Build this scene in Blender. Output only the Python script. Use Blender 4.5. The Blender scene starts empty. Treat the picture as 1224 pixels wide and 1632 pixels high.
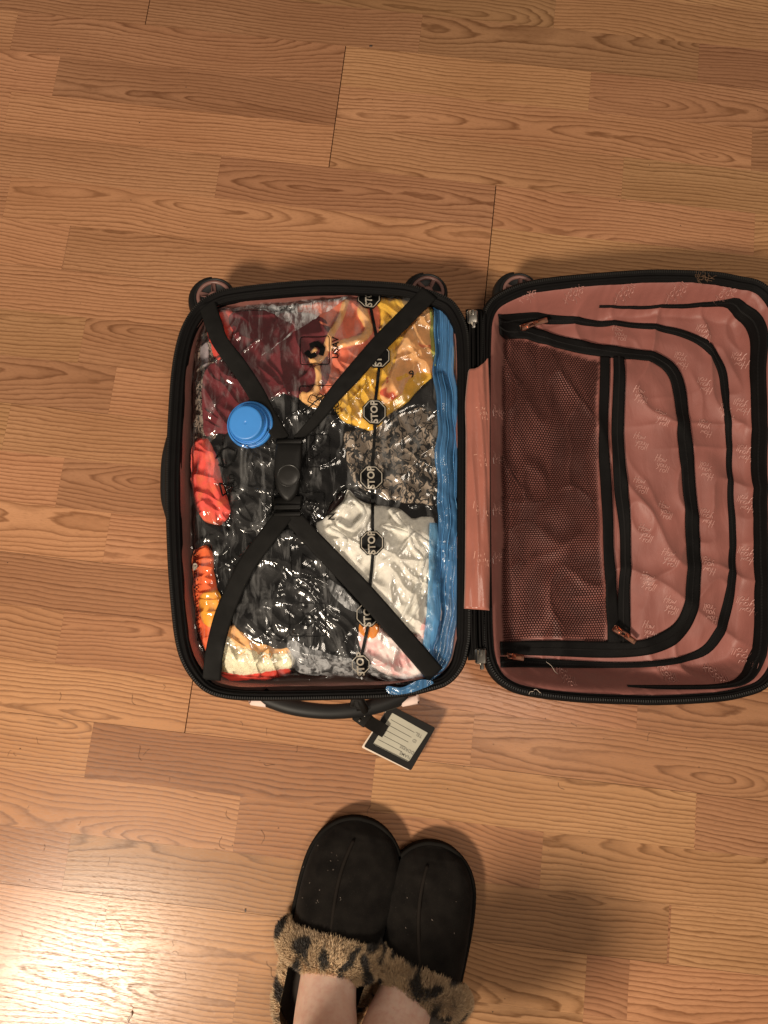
import bpy, math, random
import numpy as np
from mathutils import Vector, Matrix

# ------------------------------------------------------------------ camera
S = bpy.context.scene
TH, TILT, CAMH, PHI, S0, F = 0.1681, 0.0060, 0.9435, 0.1146, 0.7682, 1180.0
PW, PH = 1224.0, 1632.0
r_ = np.array([1.0, 0, 0]); u_ = np.array([0, math.cos(TH), math.sin(TH)]); f_ = np.array([0, math.sin(TH), -math.cos(TH)])
r_, f_ = r_*math.cos(TILT)-f_*math.sin(TILT), f_*math.cos(TILT)+r_*math.sin(TILT)

def U(x, y, z=0.0):
    """point of the place at height z that the photo shows at x, y"""
    d = f_*F + r_*(x-PW/2) + u_*(PH/2-y)
    k = (CAMH-z)/-d[2]
    return np.array([d[0]*k, d[1]*k, z])
def UP(pts, z=0.0):
    return np.array([U(p[0], p[1], z)[:2] for p in pts])

cd = bpy.data.cameras.new('camera'); cam = bpy.data.objects.new('camera', cd); S.collection.objects.link(cam)
cd.sensor_fit = 'HORIZONTAL'; cd.sensor_width = 36; cd.lens = 36*F/PW; cd.clip_start = 0.01; cd.clip_end = 50
M = Matrix(((r_[0], u_[0], -f_[0], 0), (r_[1], u_[1], -f_[1], 0), (r_[2], u_[2], -f_[2], CAMH), (0, 0, 0, 1)))
cam.matrix_world = M; S.camera = cam

# ------------------------------------------------------------------ light
w = bpy.data.worlds.new("World"); S.world = w; w.use_nodes = True
w.node_tree.nodes['Background'].inputs[0].default_value = (1.0, 0.85, 0.70, 1)
w.node_tree.nodes['Background'].inputs[1].default_value = 0.15
def lamp(name, loc, target, size, power, col):
    l = bpy.data.lights.new(name, 'AREA'); l.shape = 'DISK'; l.size = size; l.energy = power; l.color = col
    o = bpy.data.objects.new(name, l); S.collection.objects.link(o); o.location = loc
    o.rotation_euler = (Vector(target)-Vector(loc)).to_track_quat('-Z', 'Y').to_euler(); return o
GP = U(120, 1570); LH = 2.15
lamp('ceiling_lamp', (GP[0]*(1+LH/CAMH), GP[1]*(1+LH/CAMH), LH), (GP[0]*1.5, GP[1]*1.5, 0), 0.42, 86, (1.0, 0.85, 0.67))
lamp('fill_light', (0.60, 0.02, 2.40), (.5, -.2, 0), 0.6, 15, (1.0, 0.86, 0.70))  # added fill without a seen source, softens the shadows at lower right
S.view_settings.view_transform = 'Standard'; S.view_settings.look = 'None'; S.view_settings.exposure = 0.0; S.view_settings.gamma = 1
S.render.resolution_x = 768; S.render.resolution_y = 1024
S.render.engine = 'CYCLES'
S.cycles.max_bounces = 8; S.cycles.transparent_max_bounces = 16; S.cycles.sample_clamp_indirect = 4

rng = np.random.RandomState(11); random.seed(7)

# ------------------------------------------------------------------ helpers
def smooth01(x):
    x = np.clip(x, 0, 1); return x*x*(3-2*x)
_G = np.random.RandomState(3).rand(256, 256)*2*math.pi
def pn(x, y, seed=0):
    x = np.asarray(x, float)+seed*17.31; y = np.asarray(y, float)+seed*9.77
    xi = np.floor(x).astype(int); yi = np.floor(y).astype(int); xf = x-xi; yf = y-yi
    def g(a, b):
        an = _G[(xi+a) % 256, (yi+b) % 256]; return np.cos(an)*(xf-a)+np.sin(an)*(yf-b)
    sx = xf*xf*xf*(xf*(xf*6-15)+10); sy = yf*yf*yf*(yf*(yf*6-15)+10)
    return ((g(0, 0)*(1-sx)+g(1, 0)*sx)*(1-sy)+(g(0, 1)*(1-sx)+g(1, 1)*sx)*sy)*1.5
def fbm(x, y, seed=0, o=4):
    s = 0; a = 1.0
    for i in range(o):
        s = s+a*pn(x*2**i, y*2**i, seed+i*3.3); a *= .5
    return s
def ridged(x, y, seed=0, sharp=3.0):
    return np.exp(-np.abs(pn(x, y, seed))*sharp*3)
def sdist(X, Y, poly):
    """signed distance, positive inside"""
    P = np.asarray(poly, float); n = len(P); d = np.full(X.shape, 1e9); ins = np.zeros(X.shape, bool)
    for i in range(n):
        a = P[i]; b = P[(i+1) % n]; e = b-a
        wx = X-a[0]; wy = Y-a[1]; t = np.clip((wx*e[0]+wy*e[1])/max(e@e, 1e-12), 0, 1)
        d = np.minimum(d, (wx-e[0]*t)**2+(wy-e[1]*t)**2)
        if e[1] != 0:
            c = ((a[1] > Y) != (b[1] > Y)) & (X < (b[0]-a[0])*(Y-a[1])/(b[1]-a[1])+a[0]); ins ^= c
    d = np.sqrt(d); return np.where(ins, d, -d)
def catmull(P, n, closed=True):
    P = np.asarray(P, float); m = len(P); out = []
    segs = m if closed else m-1
    for i in range(segs):
        if closed: p0, p1, p2, p3 = P[(i-1) % m], P[i], P[(i+1) % m], P[(i+2) % m]
        else: p0, p1, p2, p3 = P[max(i-1, 0)], P[i], P[i+1], P[min(i+2, m-1)]
        for t in np.linspace(0, 1, 12, endpoint=False):
            out.append(.5*((2*p1)+(-p0+p2)*t+(2*p0-5*p1+4*p2-p3)*t*t+(-p0+3*p1-3*p2+p3)*t**3))
    if not closed: out.append(P[-1])
    out = np.array(out); Q = np.vstack([out, out[:1]]) if closed else out
    L = np.concatenate([[0], np.cumsum(np.linalg.norm(np.diff(Q[:, :2], axis=0), axis=1))])
    s = np.linspace(0, L[-1], n, endpoint=not closed)
    return np.stack([np.interp(s, L, Q[:, k]) for k in range(Q.shape[1])], 1)
def blur(Z, r):
    k = np.exp(-np.linspace(-2, 2, 2*r+1)**2); k /= k.sum()
    for ax in (0, 1):
        pad = [(0, 0), (0, 0)]; pad[ax] = (r, r); Zp = np.pad(Z, pad, mode='edge'); n = Z.shape[ax]
        Z = sum(k[i]*(Zp[i:i+n] if ax == 0 else Zp[:, i:i+n]) for i in range(2*r+1))
    return Z

def mk(name, V, Fc, m=None, parent=None, smooth=True, attrs=None, link=True):
    me = bpy.data.meshes.new(name)
    me.from_pydata([tuple(map(float, v)) for v in V], [], [tuple(map(int, f)) for f in Fc]); me.update()
    if smooth: me.polygons.foreach_set('use_smooth', [True]*len(me.polygons))
    if m is not None: me.materials.append(m)
    if attrs:
        for k, (typ, dat) in attrs.items():
            at = me.attributes.new(k, typ, 'POINT')
            at.data.foreach_set('vector' if typ == 'FLOAT_VECTOR' else ('color' if typ == 'FLOAT_COLOR' else 'value'), np.asarray(dat, float).ravel())
    o = bpy.data.objects.new(name, me); S.collection.objects.link(o)
    if parent is not None: adopt(o, parent)
    return o
def adopt(o, parent):
    o.parent = parent
    o.matrix_parent_inverse = Matrix.Translation(parent.location).inverted() if parent.parent is None else Matrix.Translation(parent.parent.location).inverted() if parent.parent.type=='EMPTY' and parent.type!='EMPTY' and False else (parent_world(parent)).inverted()
def parent_world(p):
    Mx = Matrix.Translation(p.location)
    return (parent_world(p.parent) @ p.matrix_parent_inverse @ Mx) if p.parent else Mx
def thing(name, label, cat, loc, group=None):
    o = bpy.data.objects.new(name, None); S.collection.objects.link(o); o.location = tuple(map(float, loc)); o.empty_display_size = .05
    return tag(o, label, cat, group)
def tag(o, label=None, cat=None, group=None, kind=None):
    if label: o['label'] = label
    if cat: o['category'] = cat
    if group: o['group'] = group
    if kind: o['kind'] = kind
    return o
class MB:
    def __init__(s): s.V = []; s.F = []
    def add(s, V, Fc):
        n = len(s.V); s.V += [tuple(v) for v in V]; s.F += [tuple(i+n for i in f) for f in Fc]; return s
    def box(s, c, h, R=None, bev=0.0):
        c = np.array(c, float); h = np.array(h, float); R = np.eye(3) if R is None else R
        b = min(bev, h.min()*.9); V = []; 
        for sx in (-1, 1):
            for sy in (-1, 1):
                for sz in (-1, 1):
                    for k in range(3):
                        p = np.array([sx, sy, sz])*(h-b); p[k] = (sx, sy, sz)[k]*h[k]; V.append(c+R@p)
        import itertools
        idx = lambda sx, sy, sz, k: (((sx > 0)*4+(sy > 0)*2+(sz > 0))*3+k)
        Fc = []
        for k in range(3):
            o = [i for i in range(3) if i != k]
            for sg in (-1, 1):
                q = []
                for a, b2 in ((-1, -1), (1, -1), (1, 1), (-1, 1)):
                    v = [0, 0, 0]; v[k] = sg; v[o[0]] = a; v[o[1]] = b2; q.append(idx(*v, k))
                Fc.append(q)
        for k in range(3):
            o = [i for i in range(3) if i != k]
            for a in (-1, 1):
                for b2 in (-1, 1):
                    v0 = [0, 0, 0]; v1 = [0, 0, 0]; v0[k] = -1; v1[k] = 1
                    for v in (v0, v1): v[o[0]] = a; v[o[1]] = b2
                    Fc.append([idx(*v0, o[0]), idx(*v1, o[0]), idx(*v1, o[1]), idx(*v0, o[1])])
        for sx in (-1, 1):
            for sy in (-1, 1):
                for sz in (-1, 1): Fc.append([idx(sx, sy, sz, 0), idx(sx, sy, sz, 1), idx(sx, sy, sz, 2)])
        return s.add(V, Fc)
    def tube(s, P, rad, n=8, flat=1.0, caps=True):
        P = np.asarray(P, float); m = len(P); rad = np.broadcast_to(np.asarray(rad, float), (m,)); V = []; Fc = []
        for i in range(m):
            t = P[min(i+1, m-1)]-P[max(i-1, 0)]; t = t/(np.linalg.norm(t)+1e-12)
            up = np.array([0, 0, 1.0]) if abs(t[2]) < .9 else np.array([0, 1.0, 0])
            a = np.cross(t, up); a /= np.linalg.norm(a); b = np.cross(a, t)
            for j in range(n):
                g = 2*math.pi*j/n; V.append(P[i]+rad[i]*(a*math.cos(g)+b*math.sin(g)*flat))
        for i in range(m-1):
            for j in range(n): Fc.append((i*n+j, i*n+(j+1) % n, (i+1)*n+(j+1) % n, (i+1)*n+j))
        if caps: Fc.append(tuple(range(n))[::-1]); Fc.append(tuple((m-1)*n+j for j in range(n)))
        return s.add(V, Fc)
    def lathe(s, c, prof, n=32, R=None):
        R = np.eye(3) if R is None else R; c = np.array(c, float); V = []; Fc = []
        for (rr, z) in prof:
            for j in range(n):
                g = 2*math.pi*j/n; V.append(c+R@np.array([rr*math.cos(g), rr*math.sin(g), z]))
        for i in range(len(prof)-1):
            for j in range(n): Fc.append((i*n+j, i*n+(j+1) % n, (i+1)*n+(j+1) % n, (i+1)*n+j))
        Fc.append(tuple(range(n))[::-1]); Fc.append(tuple((len(prof)-1)*n+j for j in range(n)))
        return s.add(V, Fc)
    def prism(s, poly, z0, z1):
        n = len(poly); V = [(p[0], p[1], z0) for p in poly]+[(p[0], p[1], z1) for p in poly]
        return s.add(V, [tuple(range(n))[::-1], tuple(range(n, 2*n))]+[(i, (i+1) % n, n+(i+1) % n, n+i) for i in range(n)])
    def build(s, name, m, parent=None, smooth=True, **k): return mk(name, s.V, s.F, m, parent, smooth, **k)

def ribbon(mb, P, W, zf, thick=.0015, n=6, crown=0.0, closed=False, zoff=0.0):
    """soft band following path P (world xy) with widths W on the surface zf"""
    P = np.asarray(P, float); m = len(P); W = np.broadcast_to(np.asarray(W, float), (m,))
    T = np.gradient(P[:, :2], axis=0); T /= np.linalg.norm(T, axis=1)[:, None]+1e-12; N = np.stack([-T[:, 1], T[:, 0]], 1)
    cs = np.linspace(-1, 1, n+1); V = []; k = n+3
    zc = None
    for i in range(m):
        row = []
        for c in cs:
            p = P[i, :2]+N[i]*c*W[i]/2; row.append((p[0], p[1]))
        zz = zf(np.array([p[0] for p in row]), np.array([p[1] for p in row]), i)
        a = row[0]; b = row[-1]
        V.append((a[0], a[1], zz[0]+zoff-.0005))
        for j, p in enumerate(row): V.append((p[0], p[1], zz[j]+zoff+thick+crown*(1-cs[j]**2)))
        V.append((b[0], b[1], zz[-1]+zoff-.0005))
    Fc = []
    for i in range(m-1):
        for j in range(k-1): Fc.append((i*k+j, (i+1)*k+j, (i+1)*k+j+1, i*k+j+1))
    Fc.append(tuple(range(k))); Fc.append(tuple((m-1)*k+j for j in range(k))[::-1])
    return mb.add(V, Fc)
def patch(name, X, Y, Z, sd, m, parent=None, attrs=None):
    """the part of a height field where sd>0, its border snapped to sd=0"""
    cell = abs(X[0, 1]-X[0, 0]); mask = sd > -cell*1.0
    gy, gx = np.gradient(sd, cell); gl = np.sqrt(gx**2+gy**2)+1e-9
    mv = np.where(sd < 0, -sd, 0); X2 = X+gx/gl*mv; Y2 = Y+gy/gl*mv
    f = mask[:-1, :-1] & mask[1:, :-1] & mask[:-1, 1:] & mask[1:, 1:]
    ids = np.arange(X.size).reshape(X.shape)
    q = np.stack([ids[:-1, :-1][f], ids[:-1, 1:][f], ids[1:, 1:][f], ids[1:, :-1][f]], 1)
    used, inv = np.unique(q, return_inverse=True); q = inv.reshape(q.shape)
    V = np.stack([X2.ravel()[used], Y2.ravel()[used], Z.ravel()[used]], 1)
    me = bpy.data.meshes.new(name); me.vertices.add(len(V)); me.vertices.foreach_set('co', V.ravel())
    me.loops.add(q.size); me.loops.foreach_set('vertex_index', q.ravel().astype(np.int32))
    me.polygons.add(len(q)); me.polygons.foreach_set('loop_start', np.arange(0, q.size, 4, dtype=np.int32))
    me.update(calc_edges=True); me.validate(); me.polygons.foreach_set('use_smooth', [True]*len(me.polygons)); me.materials.append(m)
    o = bpy.data.objects.new(name, me); S.collection.objects.link(o)
    if parent is not None: adopt(o, parent)
    return o

# ------------------------------------------------------------------ materials
def newmat(name):
    m = bpy.data.materials.new(name); m.use_nodes = True; nt = m.node_tree
    return m, nt, nt.nodes['Principled BSDF']
def N(nt, t, **k):
    n = nt.nodes.new(t)
    for a, b in k.items(): setattr(n, a, b)
    return n
def math_(nt, op, a, b=None, clamp=False):
    n = N(nt, 'ShaderNodeMath', operation=op, use_clamp=clamp)
    for i, v in enumerate((a, b)):
        if v is None: continue
        if isinstance(v, (int, float)): n.inputs[i].default_value = v
        else: nt.links.new(v, n.inputs[i])
    return n.outputs[0]
def noise(nt, vec, scale, detail=3, rough=.5, dist=0):
    n = N(nt, 'ShaderNodeTexNoise'); n.inputs['Scale'].default_value = scale; n.inputs['Detail'].default_value = detail
    n.inputs['Roughness'].default_value = rough; n.inputs['Distortion'].default_value = dist
    if vec is not None: nt.links.new(vec, n.inputs['Vector'])
    return n.outputs['Fac']
def mapv(nt, vec, scale=(1, 1, 1), loc=(0, 0, 0), rot=(0, 0, 0)):
    n = N(nt, 'ShaderNodeMapping'); n.inputs['Scale'].default_value = scale; n.inputs['Location'].default_value = loc; n.inputs['Rotation'].default_value = rot
    nt.links.new(vec, n.inputs['Vector']); return n.outputs[0]
def ramp(nt, fac, stops):
    n = N(nt, 'ShaderNodeValToRGB'); e = n.color_ramp.elements
    while len(e) < len(stops): e.new(.5)
    for i, (p, c) in enumerate(stops):
        e[i].position = p; e[i].color = tuple(c)+(1,) if len(c) == 3 else c
    nt.links.new(fac, n.inputs[0]); return n.outputs[0]
def mixc(nt, fac, a, b, mode='MIX'):
    n = N(nt, 'ShaderNodeMix', data_type='RGBA', blend_type=mode)
    for i, v in ((0, fac), (6, a), (7, b)):
        if isinstance(v, (int, float)): n.inputs[i].default_value = v
        elif isinstance(v, tuple): n.inputs[i].default_value = v+(1,) if len(v) == 3 else v
        else: nt.links.new(v, n.inputs[i])
    return n.outputs[2]
def bump(nt, b, h, strength=.5, dist=.001, nrm=None):
    n = N(nt, 'ShaderNodeBump'); n.inputs['Strength'].default_value = strength; n.inputs['Distance'].default_value = dist
    nt.links.new(h, n.inputs['Height'])
    if nrm is not None: nt.links.new(nrm, n.inputs['Normal'])
    nt.links.new(n.outputs[0], b.inputs['Normal']); return n.outputs[0]
def geo(nt): return N(nt, 'ShaderNodeNewGeometry').outputs['Position']

def simple(name, col, rough=.5, metal=0.0, var=.12, vs=60, bs=0.0, bscale=800, spec=.5, sheen=0.0, coat=0.0):
    m, nt, b = newmat(name); p = geo(nt)
    n1 = noise(nt, p, vs, 4); dark = tuple(c*(1-var) for c in col); lite = tuple(min(c*(1+var), 1) for c in col)
    nt.links.new(ramp(nt, n1, [(.3, dark), (.7, lite)]), b.inputs['Base Color'])
    b.inputs['Roughness'].default_value = rough; b.inputs['Metallic'].default_value = metal
    b.inputs['Specular IOR Level'].default_value = spec
    if sheen: b.inputs['Sheen Weight'].default_value = sheen
    if coat: b.inputs['Coat Weight'].default_value = coat
    if bs: bump(nt, b, noise(nt, p, bscale, 3), bs, .0006)
    return m
def cloth(name, col, rough=.8, col2=None, sc=40, thr=.5, soft=.05, weave=2200, bs=.3, sheen=.2, spec=.3):
    m, nt, b = newmat(name); p = geo(nt)
    n0 = noise(nt, p, 120, 4); base = ramp(nt, n0, [(.3, tuple(c*.85 for c in col)), (.7, tuple(min(1, c*1.12) for c in col))])
    if col2:
        n2 = noise(nt, p, sc, 2, .5, 1.0); f = ramp(nt, n2, [(thr-soft, (0, 0, 0)), (thr+soft, (1, 1, 1))]); base = mixc(nt, f, base, col2)
    nt.links.new(base, b.inputs['Base Color']); b.inputs['Roughness'].default_value = rough
    b.inputs['Sheen Weight'].default_value = sheen; b.inputs['Specular IOR Level'].default_value = spec
    wv = N(nt, 'ShaderNodeTexVoronoi'); wv.inputs['Scale'].default_value = weave; nt.links.new(p, wv.inputs['Vector'])
    h = math_(nt, 'ADD', math_(nt, 'MULTIPLY', wv.outputs['Distance'], .3), noise(nt, p, 260, 4)); bump(nt, b, h, bs, .0012)
    return m

# oak laminate: rings of a log cut lengthwise, per strip random log centre
def oak():
    m, nt, b = newmat('oak_laminate')
    at = N(nt, 'ShaderNodeAttribute', attribute_name='grain'); rn = N(nt, 'ShaderNodeAttribute', attribute_name='rnd')
    sp = N(nt, 'ShaderNodeSeparateXYZ'); nt.links.new(at.outputs['Vector'], sp.inputs[0]); u, v = sp.outputs[0], sp.outputs[1]
    sr = N(nt, 'ShaderNodeSeparateXYZ'); nt.links.new(rn.outputs['Vector'], sr.inputs[0]); r1, r2, r3 = sr.outputs
    mm = lambda op, a, c=None, cl=False: math_(nt, op, a, c, cl)
    def vec(a, c, d):
        n = N(nt, 'ShaderNodeCombineXYZ')
        for i, q in enumerate((a, c, d)):
            if isinstance(q, (int, float)): n.inputs[i].default_value = q
            else: nt.links.new(q, n.inputs[i])
        return n.outputs[0]
    seed = mm('MULTIPLY', r1, 37.0)
    # slow wander of the log centre and depth
    wob = noise(nt, vec(mm('MULTIPLY', u, 2.2), seed, 0), 1.0, 1); wob2 = noise(nt, vec(mm('MULTIPLY', u, 2.4), mm('ADD', seed, 11.0), 3.3), 1.0, 2)
    warp = noise(nt, vec(mm('MULTIPLY', u, 7.5), mm('MULTIPLY', v, 30.0), seed), 1.0, 2, .45)
    fine = noise(nt, vec(mm('MULTIPLY', u, 38.0), mm('MULTIPLY', v, 150.0), seed), 1.0, 2, .5)
    v0 = mm('MULTIPLY', mm('SUBTRACT', r2, .5), .13)
    vv = mm('ADD', mm('SUBTRACT', v, v0), mm('MULTIPLY', mm('SUBTRACT', wob, .5), .055))
    D = mm('ADD', mm('MULTIPLY', mm('SUBTRACT', wob2, .5), .165), mm('MULTIPLY', u, mm('MULTIPLY', mm('SUBTRACT', r3, .5), .22)))
    R = mm('SQRT', mm('ADD', mm('MULTIPLY', vv, vv), mm('MULTIPLY', mm('MULTIPLY', D, D), .55)))
    R = mm('ADD', R, mm('ADD', mm('MULTIPLY', mm('SUBTRACT', warp, .5), .0115), mm('MULTIPLY', mm('SUBTRACT', fine, .5), .0034)))
    ph = mm('MULTIPLY', R, 190.0); fr = mm('FRACT', ph)
    idn = mm('FLOOR', ph); ringr = noise(nt, vec(mm('MULTIPLY', idn, 3.7), seed, 0), 1.0, 1)
    line = ramp(nt, fr, [(0, (.0,)*3), (.34, (.04,)*3), (.66, (.42,)*3), (.84, (1,)*3), (.93, (.55,)*3), (1, (0,)*3)])
    line = mm('MULTIPLY', line, mm('ADD', mm('MULTIPLY', ringr, 1.3), .20), True)
    # pores: short dark dashes along the grain, denser in the dark part of a ring
    por = noise(nt, vec(mm('MULTIPLY', u, 130.0), mm('MULTIPLY', v, 1900.0), seed), 1.0, 2, .6)
    porm = ramp(nt, mm('ADD', por, mm('MULTIPLY', line, .10)), [(.56, (0,)*3), (.68, (1,)*3)])
    streak = noise(nt, vec(mm('MULTIPLY', u, 9.0), mm('MULTIPLY', v, 420.0), mm('ADD', seed, 5.0)), 1.0, 3, .6)
    tone = noise(nt, vec(mm('MULTIPLY', u, 4.0), mm('MULTIPLY', v, 16.0), mm('ADD', seed, 9.0)), 1.0, 2)
    light = ramp(nt, tone, [(.25, (.40, .198, .098)), (.75, (.51, .272, .142))])
    dark = (.165, .066, .026)
    c = mixc(nt, mm('MULTIPLY', line, .98), light, dark)
    c = mixc(nt, mm('MULTIPLY', porm, .6), c, (.22, .105, .045))
    c = mixc(nt, mm('MULTIPLY', mm('SUBTRACT', streak, .35), .8, True), c, (.34, .17, .075))
    # tone of the whole strip
    hs = N(nt, 'ShaderNodeHueSaturation'); nt.links.new(c, hs.inputs['Color'])
    nt.links.new(mm('ADD', mm('MULTIPLY', mm('FRACT', mm('MULTIPLY', r1, 7.7)), .36), .78), hs.inputs['Value'])
    nt.links.new(mm('ADD', mm('MULTIPLY', mm('FRACT', mm('MULTIPLY', r2, 5.3)), .012), .493), hs.inputs['Hue'])
    nt.links.new(hs.outputs[0], b.inputs['Base Color'])
    ro = mm('ADD', mm('MULTIPLY', porm, .2), mm('ADD', mm('MULTIPLY', line, .06), .22)); nt.links.new(ro, b.inputs['Roughness'])
    b.inputs['Specular IOR Level'].default_value = .30
    mic = noise(nt, vec(mm('MULTIPLY', u, 380.0), mm('MULTIPLY', v, 900.0), seed), 1.0, 2, .6)
    h = mm('SUBTRACT', mm('MULTIPLY', mic, .8), mm('ADD', porm, mm('MULTIPLY', line, .2))); bump(nt, b, h, .08, .0004)
    return m
OAK = oak()

# pink lining (woven satin), lit by its own small wrinkles
def lining(name, col, rough=.38):
    m, nt, b = newmat(name); p = geo(nt)
    n0 = noise(nt, p, 25, 3); nt.links.new(ramp(nt, n0, [(.3, tuple(c*.88 for c in col)), (.7, tuple(c*1.1 for c in col))]), b.inputs['Base Color'])
    b.inputs['Roughness'].default_value = rough; b.inputs['Specular IOR Level'].default_value = .45; b.inputs['Sheen Weight'].default_value = .25
    b.inputs['Sheen Tint'].default_value = (1, .7, .6, 1)
    w1 = noise(nt, mapv(nt, p, (1, .35, 1)), 90, 3, .55, .6); w2 = noise(nt, p, 2500, 2)
    bump(nt, b, math_(nt, 'ADD', w1, math_(nt, 'MULTIPLY', w2, .06)), .26, .003)
    return m
PINK = lining('pink_satin_lining', (.275, .097, .080), .50); PINKF = lining('pink_satin_flap', (.37, .130, .095), .28)
LETTER = simple('pale_pink_print', (.43, .205, .175), .4, var=.1)
BLACKW = simple('black_webbing', (.010, .0095, .009), .65, var=.2, bs=.5, bscale=1400, sheen=.0, spec=.10)
BLACKP = simple('black_plastic', (.008, .0075, .007), .45, bs=.2, bscale=1600, spec=.25)
BLACKT = simple('black_zipper_tape', (.006, .0055, .0055), .6, bs=.6, bscale=1800, spec=.08)
BLACKR = simple('black_rubber', (.010, .010, .010), .5, spec=.25)
TEETH = simple('zipper_teeth_black', (.020, .019, .018), .45, spec=.35)
ROSE = simple('rose_gold_metal', (.80, .42, .30), .3, metal=1.0, var=.1, bs=.1)
ROSEP = simple('rose_plastic', (.20, .10, .085), .4, var=.1)
SHELL = simple('rose_hard_shell', (.72, .46, .40), .3, var=.05, coat=.3)
SILVER = simple('brushed_silver', (.62, .58, .52), .35, metal=1.0, var=.1)

# ------------------------------------------------------------------ floor: strips of oak laminate, three to a board
nF = np.array([math.sin(PHI), math.cos(PHI)]); tF = np.array([math.cos(PHI), -math.sin(PHI)]); SW = .065
def ts(x, y):
    p = U(x, y)[:2]; return p@tF, p@nF
JOINTS = [(236, 15), (90, 120), (347, 284), (12, 310), (670, 54), (884, 22), (1113, 102), (940, 145), (1198, 240), (992, 288), (1202, 380),
 (99, 424), (108, 385), (180, 618), (101, 985), (142, 1195), (107, 1368), (170, 1455), (376, 1590), (1015, 1145), (1108, 1310), (1065, 1480), (932, 1580),
 (596, 1232), (754, 1165), (1000, 1600), (360, 1035), (100, 745), (1066, 1530), (1108, 1345)]
BOARDS = [((552, 70), (524, 265)), ((792, 297), (770, 490)), ((322, 955), (299, 1172))]
rows = {}
for x, y in JOINTS:
    t, s = ts(x, y); k = math.floor((S0-s)/SW); rows.setdefault(k, []).append((t, 0))
for a, b_ in BOARDS:
    t0, s0 = ts(*a); t1, s1 = ts(*b_); k0 = round((S0-s0)/SW); k1 = round((S0-s1)/SW)
    for k in range(k0, k1): rows.setdefault(k, []).append(((t0+t1)/2, 1))
for k_ in (-2, -3, -4): rows[k_] = [r for r in rows.get(k_, []) if abs(r[0]-ts(236, 15)[0]) > .03]+[(ts(236, 15)[0], 1)]
floor = mk('floor', [(-3.9, -3.4, -.012), (3.9, -3.4, -.012), (3.9, 3.6, -.012), (-3.9, 3.6, -.012)], [(0, 1, 2, 3)], simple('dark_underlay', (.05, .028, .015), .8), smooth=False)
tag(floor, 'warm oak laminate floor laid in narrow printed strips', kind='structure')
def strip_mesh(k, t0, t1, g0, g1, gt, gb, acc):
    """one strip with bevelled, slightly recessed edges; g: gap at start/end, gt/gb at the top/bottom side"""
    sa = S0-k*SW; sb = sa-SW; dz = rng.uniform(-.00002, .00002)
    e = .0004
    T = [t0+g0, t0+g0+e, t1-g1-e, t1-g1]; Sg = [sb+gb, sb+gb+e, sa-gt-e, sa-gt]
    V = []; G = []; R = []; rr = (rng.rand(), rng.rand(), rng.rand()); off = rng.uniform(-.25, .25)
    for i, s in enumerate(Sg):
        for j, t in enumerate(T):
            p = t*tF+s*nF; edge = i in (0, 3) or j in (0, 3)
            V.append((p[0], p[1], dz-((.0 if ((i == 0 and gb > .0001) or (i == 3 and gt > .0001) or (j == 0 and g0 > .0001) or (j == 3 and g1 > .0001)) else .0)))); G.append((t-(t0+t1)/2+off, s-(sa+sb)/2, 0)); R.append(rr)
    n = len(V)
    for t, s in ((T[0], Sg[0]), (T[3], Sg[0]), (T[3], Sg[3]), (T[0], Sg[3])):
        p = t*tF+s*nF; V.append((p[0], p[1], -.008)); G.append((t, s, 0)); R.append(rr)
    Fc = [(i*4+j, i*4+j+1, i*4+j+5, i*4+j+4) for i in range(3) for j in range(3)]
    Fc += [(n, n+1, 3, 2, 1, 0), (n+1, n+2, 15, 11, 7, 3), (n+2, n+3, 12, 13, 14, 15), (n+3, n, 0, 4, 8, 12)]
    if acc is None:
        return mk('floor_strip', V, Fc, OAK, floor, smooth=False, attrs={'grain': ('FLOAT_VECTOR', G), 'rnd': ('FLOAT_VECTOR', R)})
    m = len(acc[0]); acc[0].extend(V); acc[1].extend([tuple(q+m for q in f) for f in Fc]); acc[2].extend(G); acc[3].extend(R)
acc = ([], [], [], [])
for k in range(-44, 66):
    js = sorted(rows.get(k, [])); ends = [j for j in js]
    if not ends: ends = [(rng.uniform(-.3, .3), 0)]
    full = []
    for a, b_ in zip(ends, ends[1:]):
        full.append(a)
        if b_[0]-a[0] > .72: full.append(((a[0]+b_[0])/2+rng.uniform(-.08, .08), 0))
    full.append(ends[-1])
    while full[-1][0] < 4: full.append((full[-1][0]+rng.uniform(.3, .52), int(rng.rand() < .25 and full[-1][0] > 1.3)))
    while full[0][0] > -4: full.insert(0, (full[0][0]-rng.uniform(.3, .52), int(rng.rand() < .25 and full[0][0] < -1.3)))
    gt = .00020 if k % 3 == 2 else .00004; gb = .00020 if k % 3 == 1 else .00004
    for a, b_ in zip(full, full[1:]):
        mid = ((a[0]+b_[0])/2)*tF+(S0-(k+.5)*SW)*nF
        near = -1.15 < mid[0] < 1.15 and -.95 < mid[1] < 1.15
        strip_mesh(k, a[0], b_[0], .0006 if a[1] else .00004, .0006 if b_[1] else .00004, gt, gb, None if near else acc)
o = mk('floor_strip_field', acc[0], acc[1], OAK, floor, smooth=False, attrs={'grain': ('FLOAT_VECTOR', acc[2]), 'rnd': ('FLOAT_VECTOR', acc[3])}); o['kind'] = 'stuff'

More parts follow.
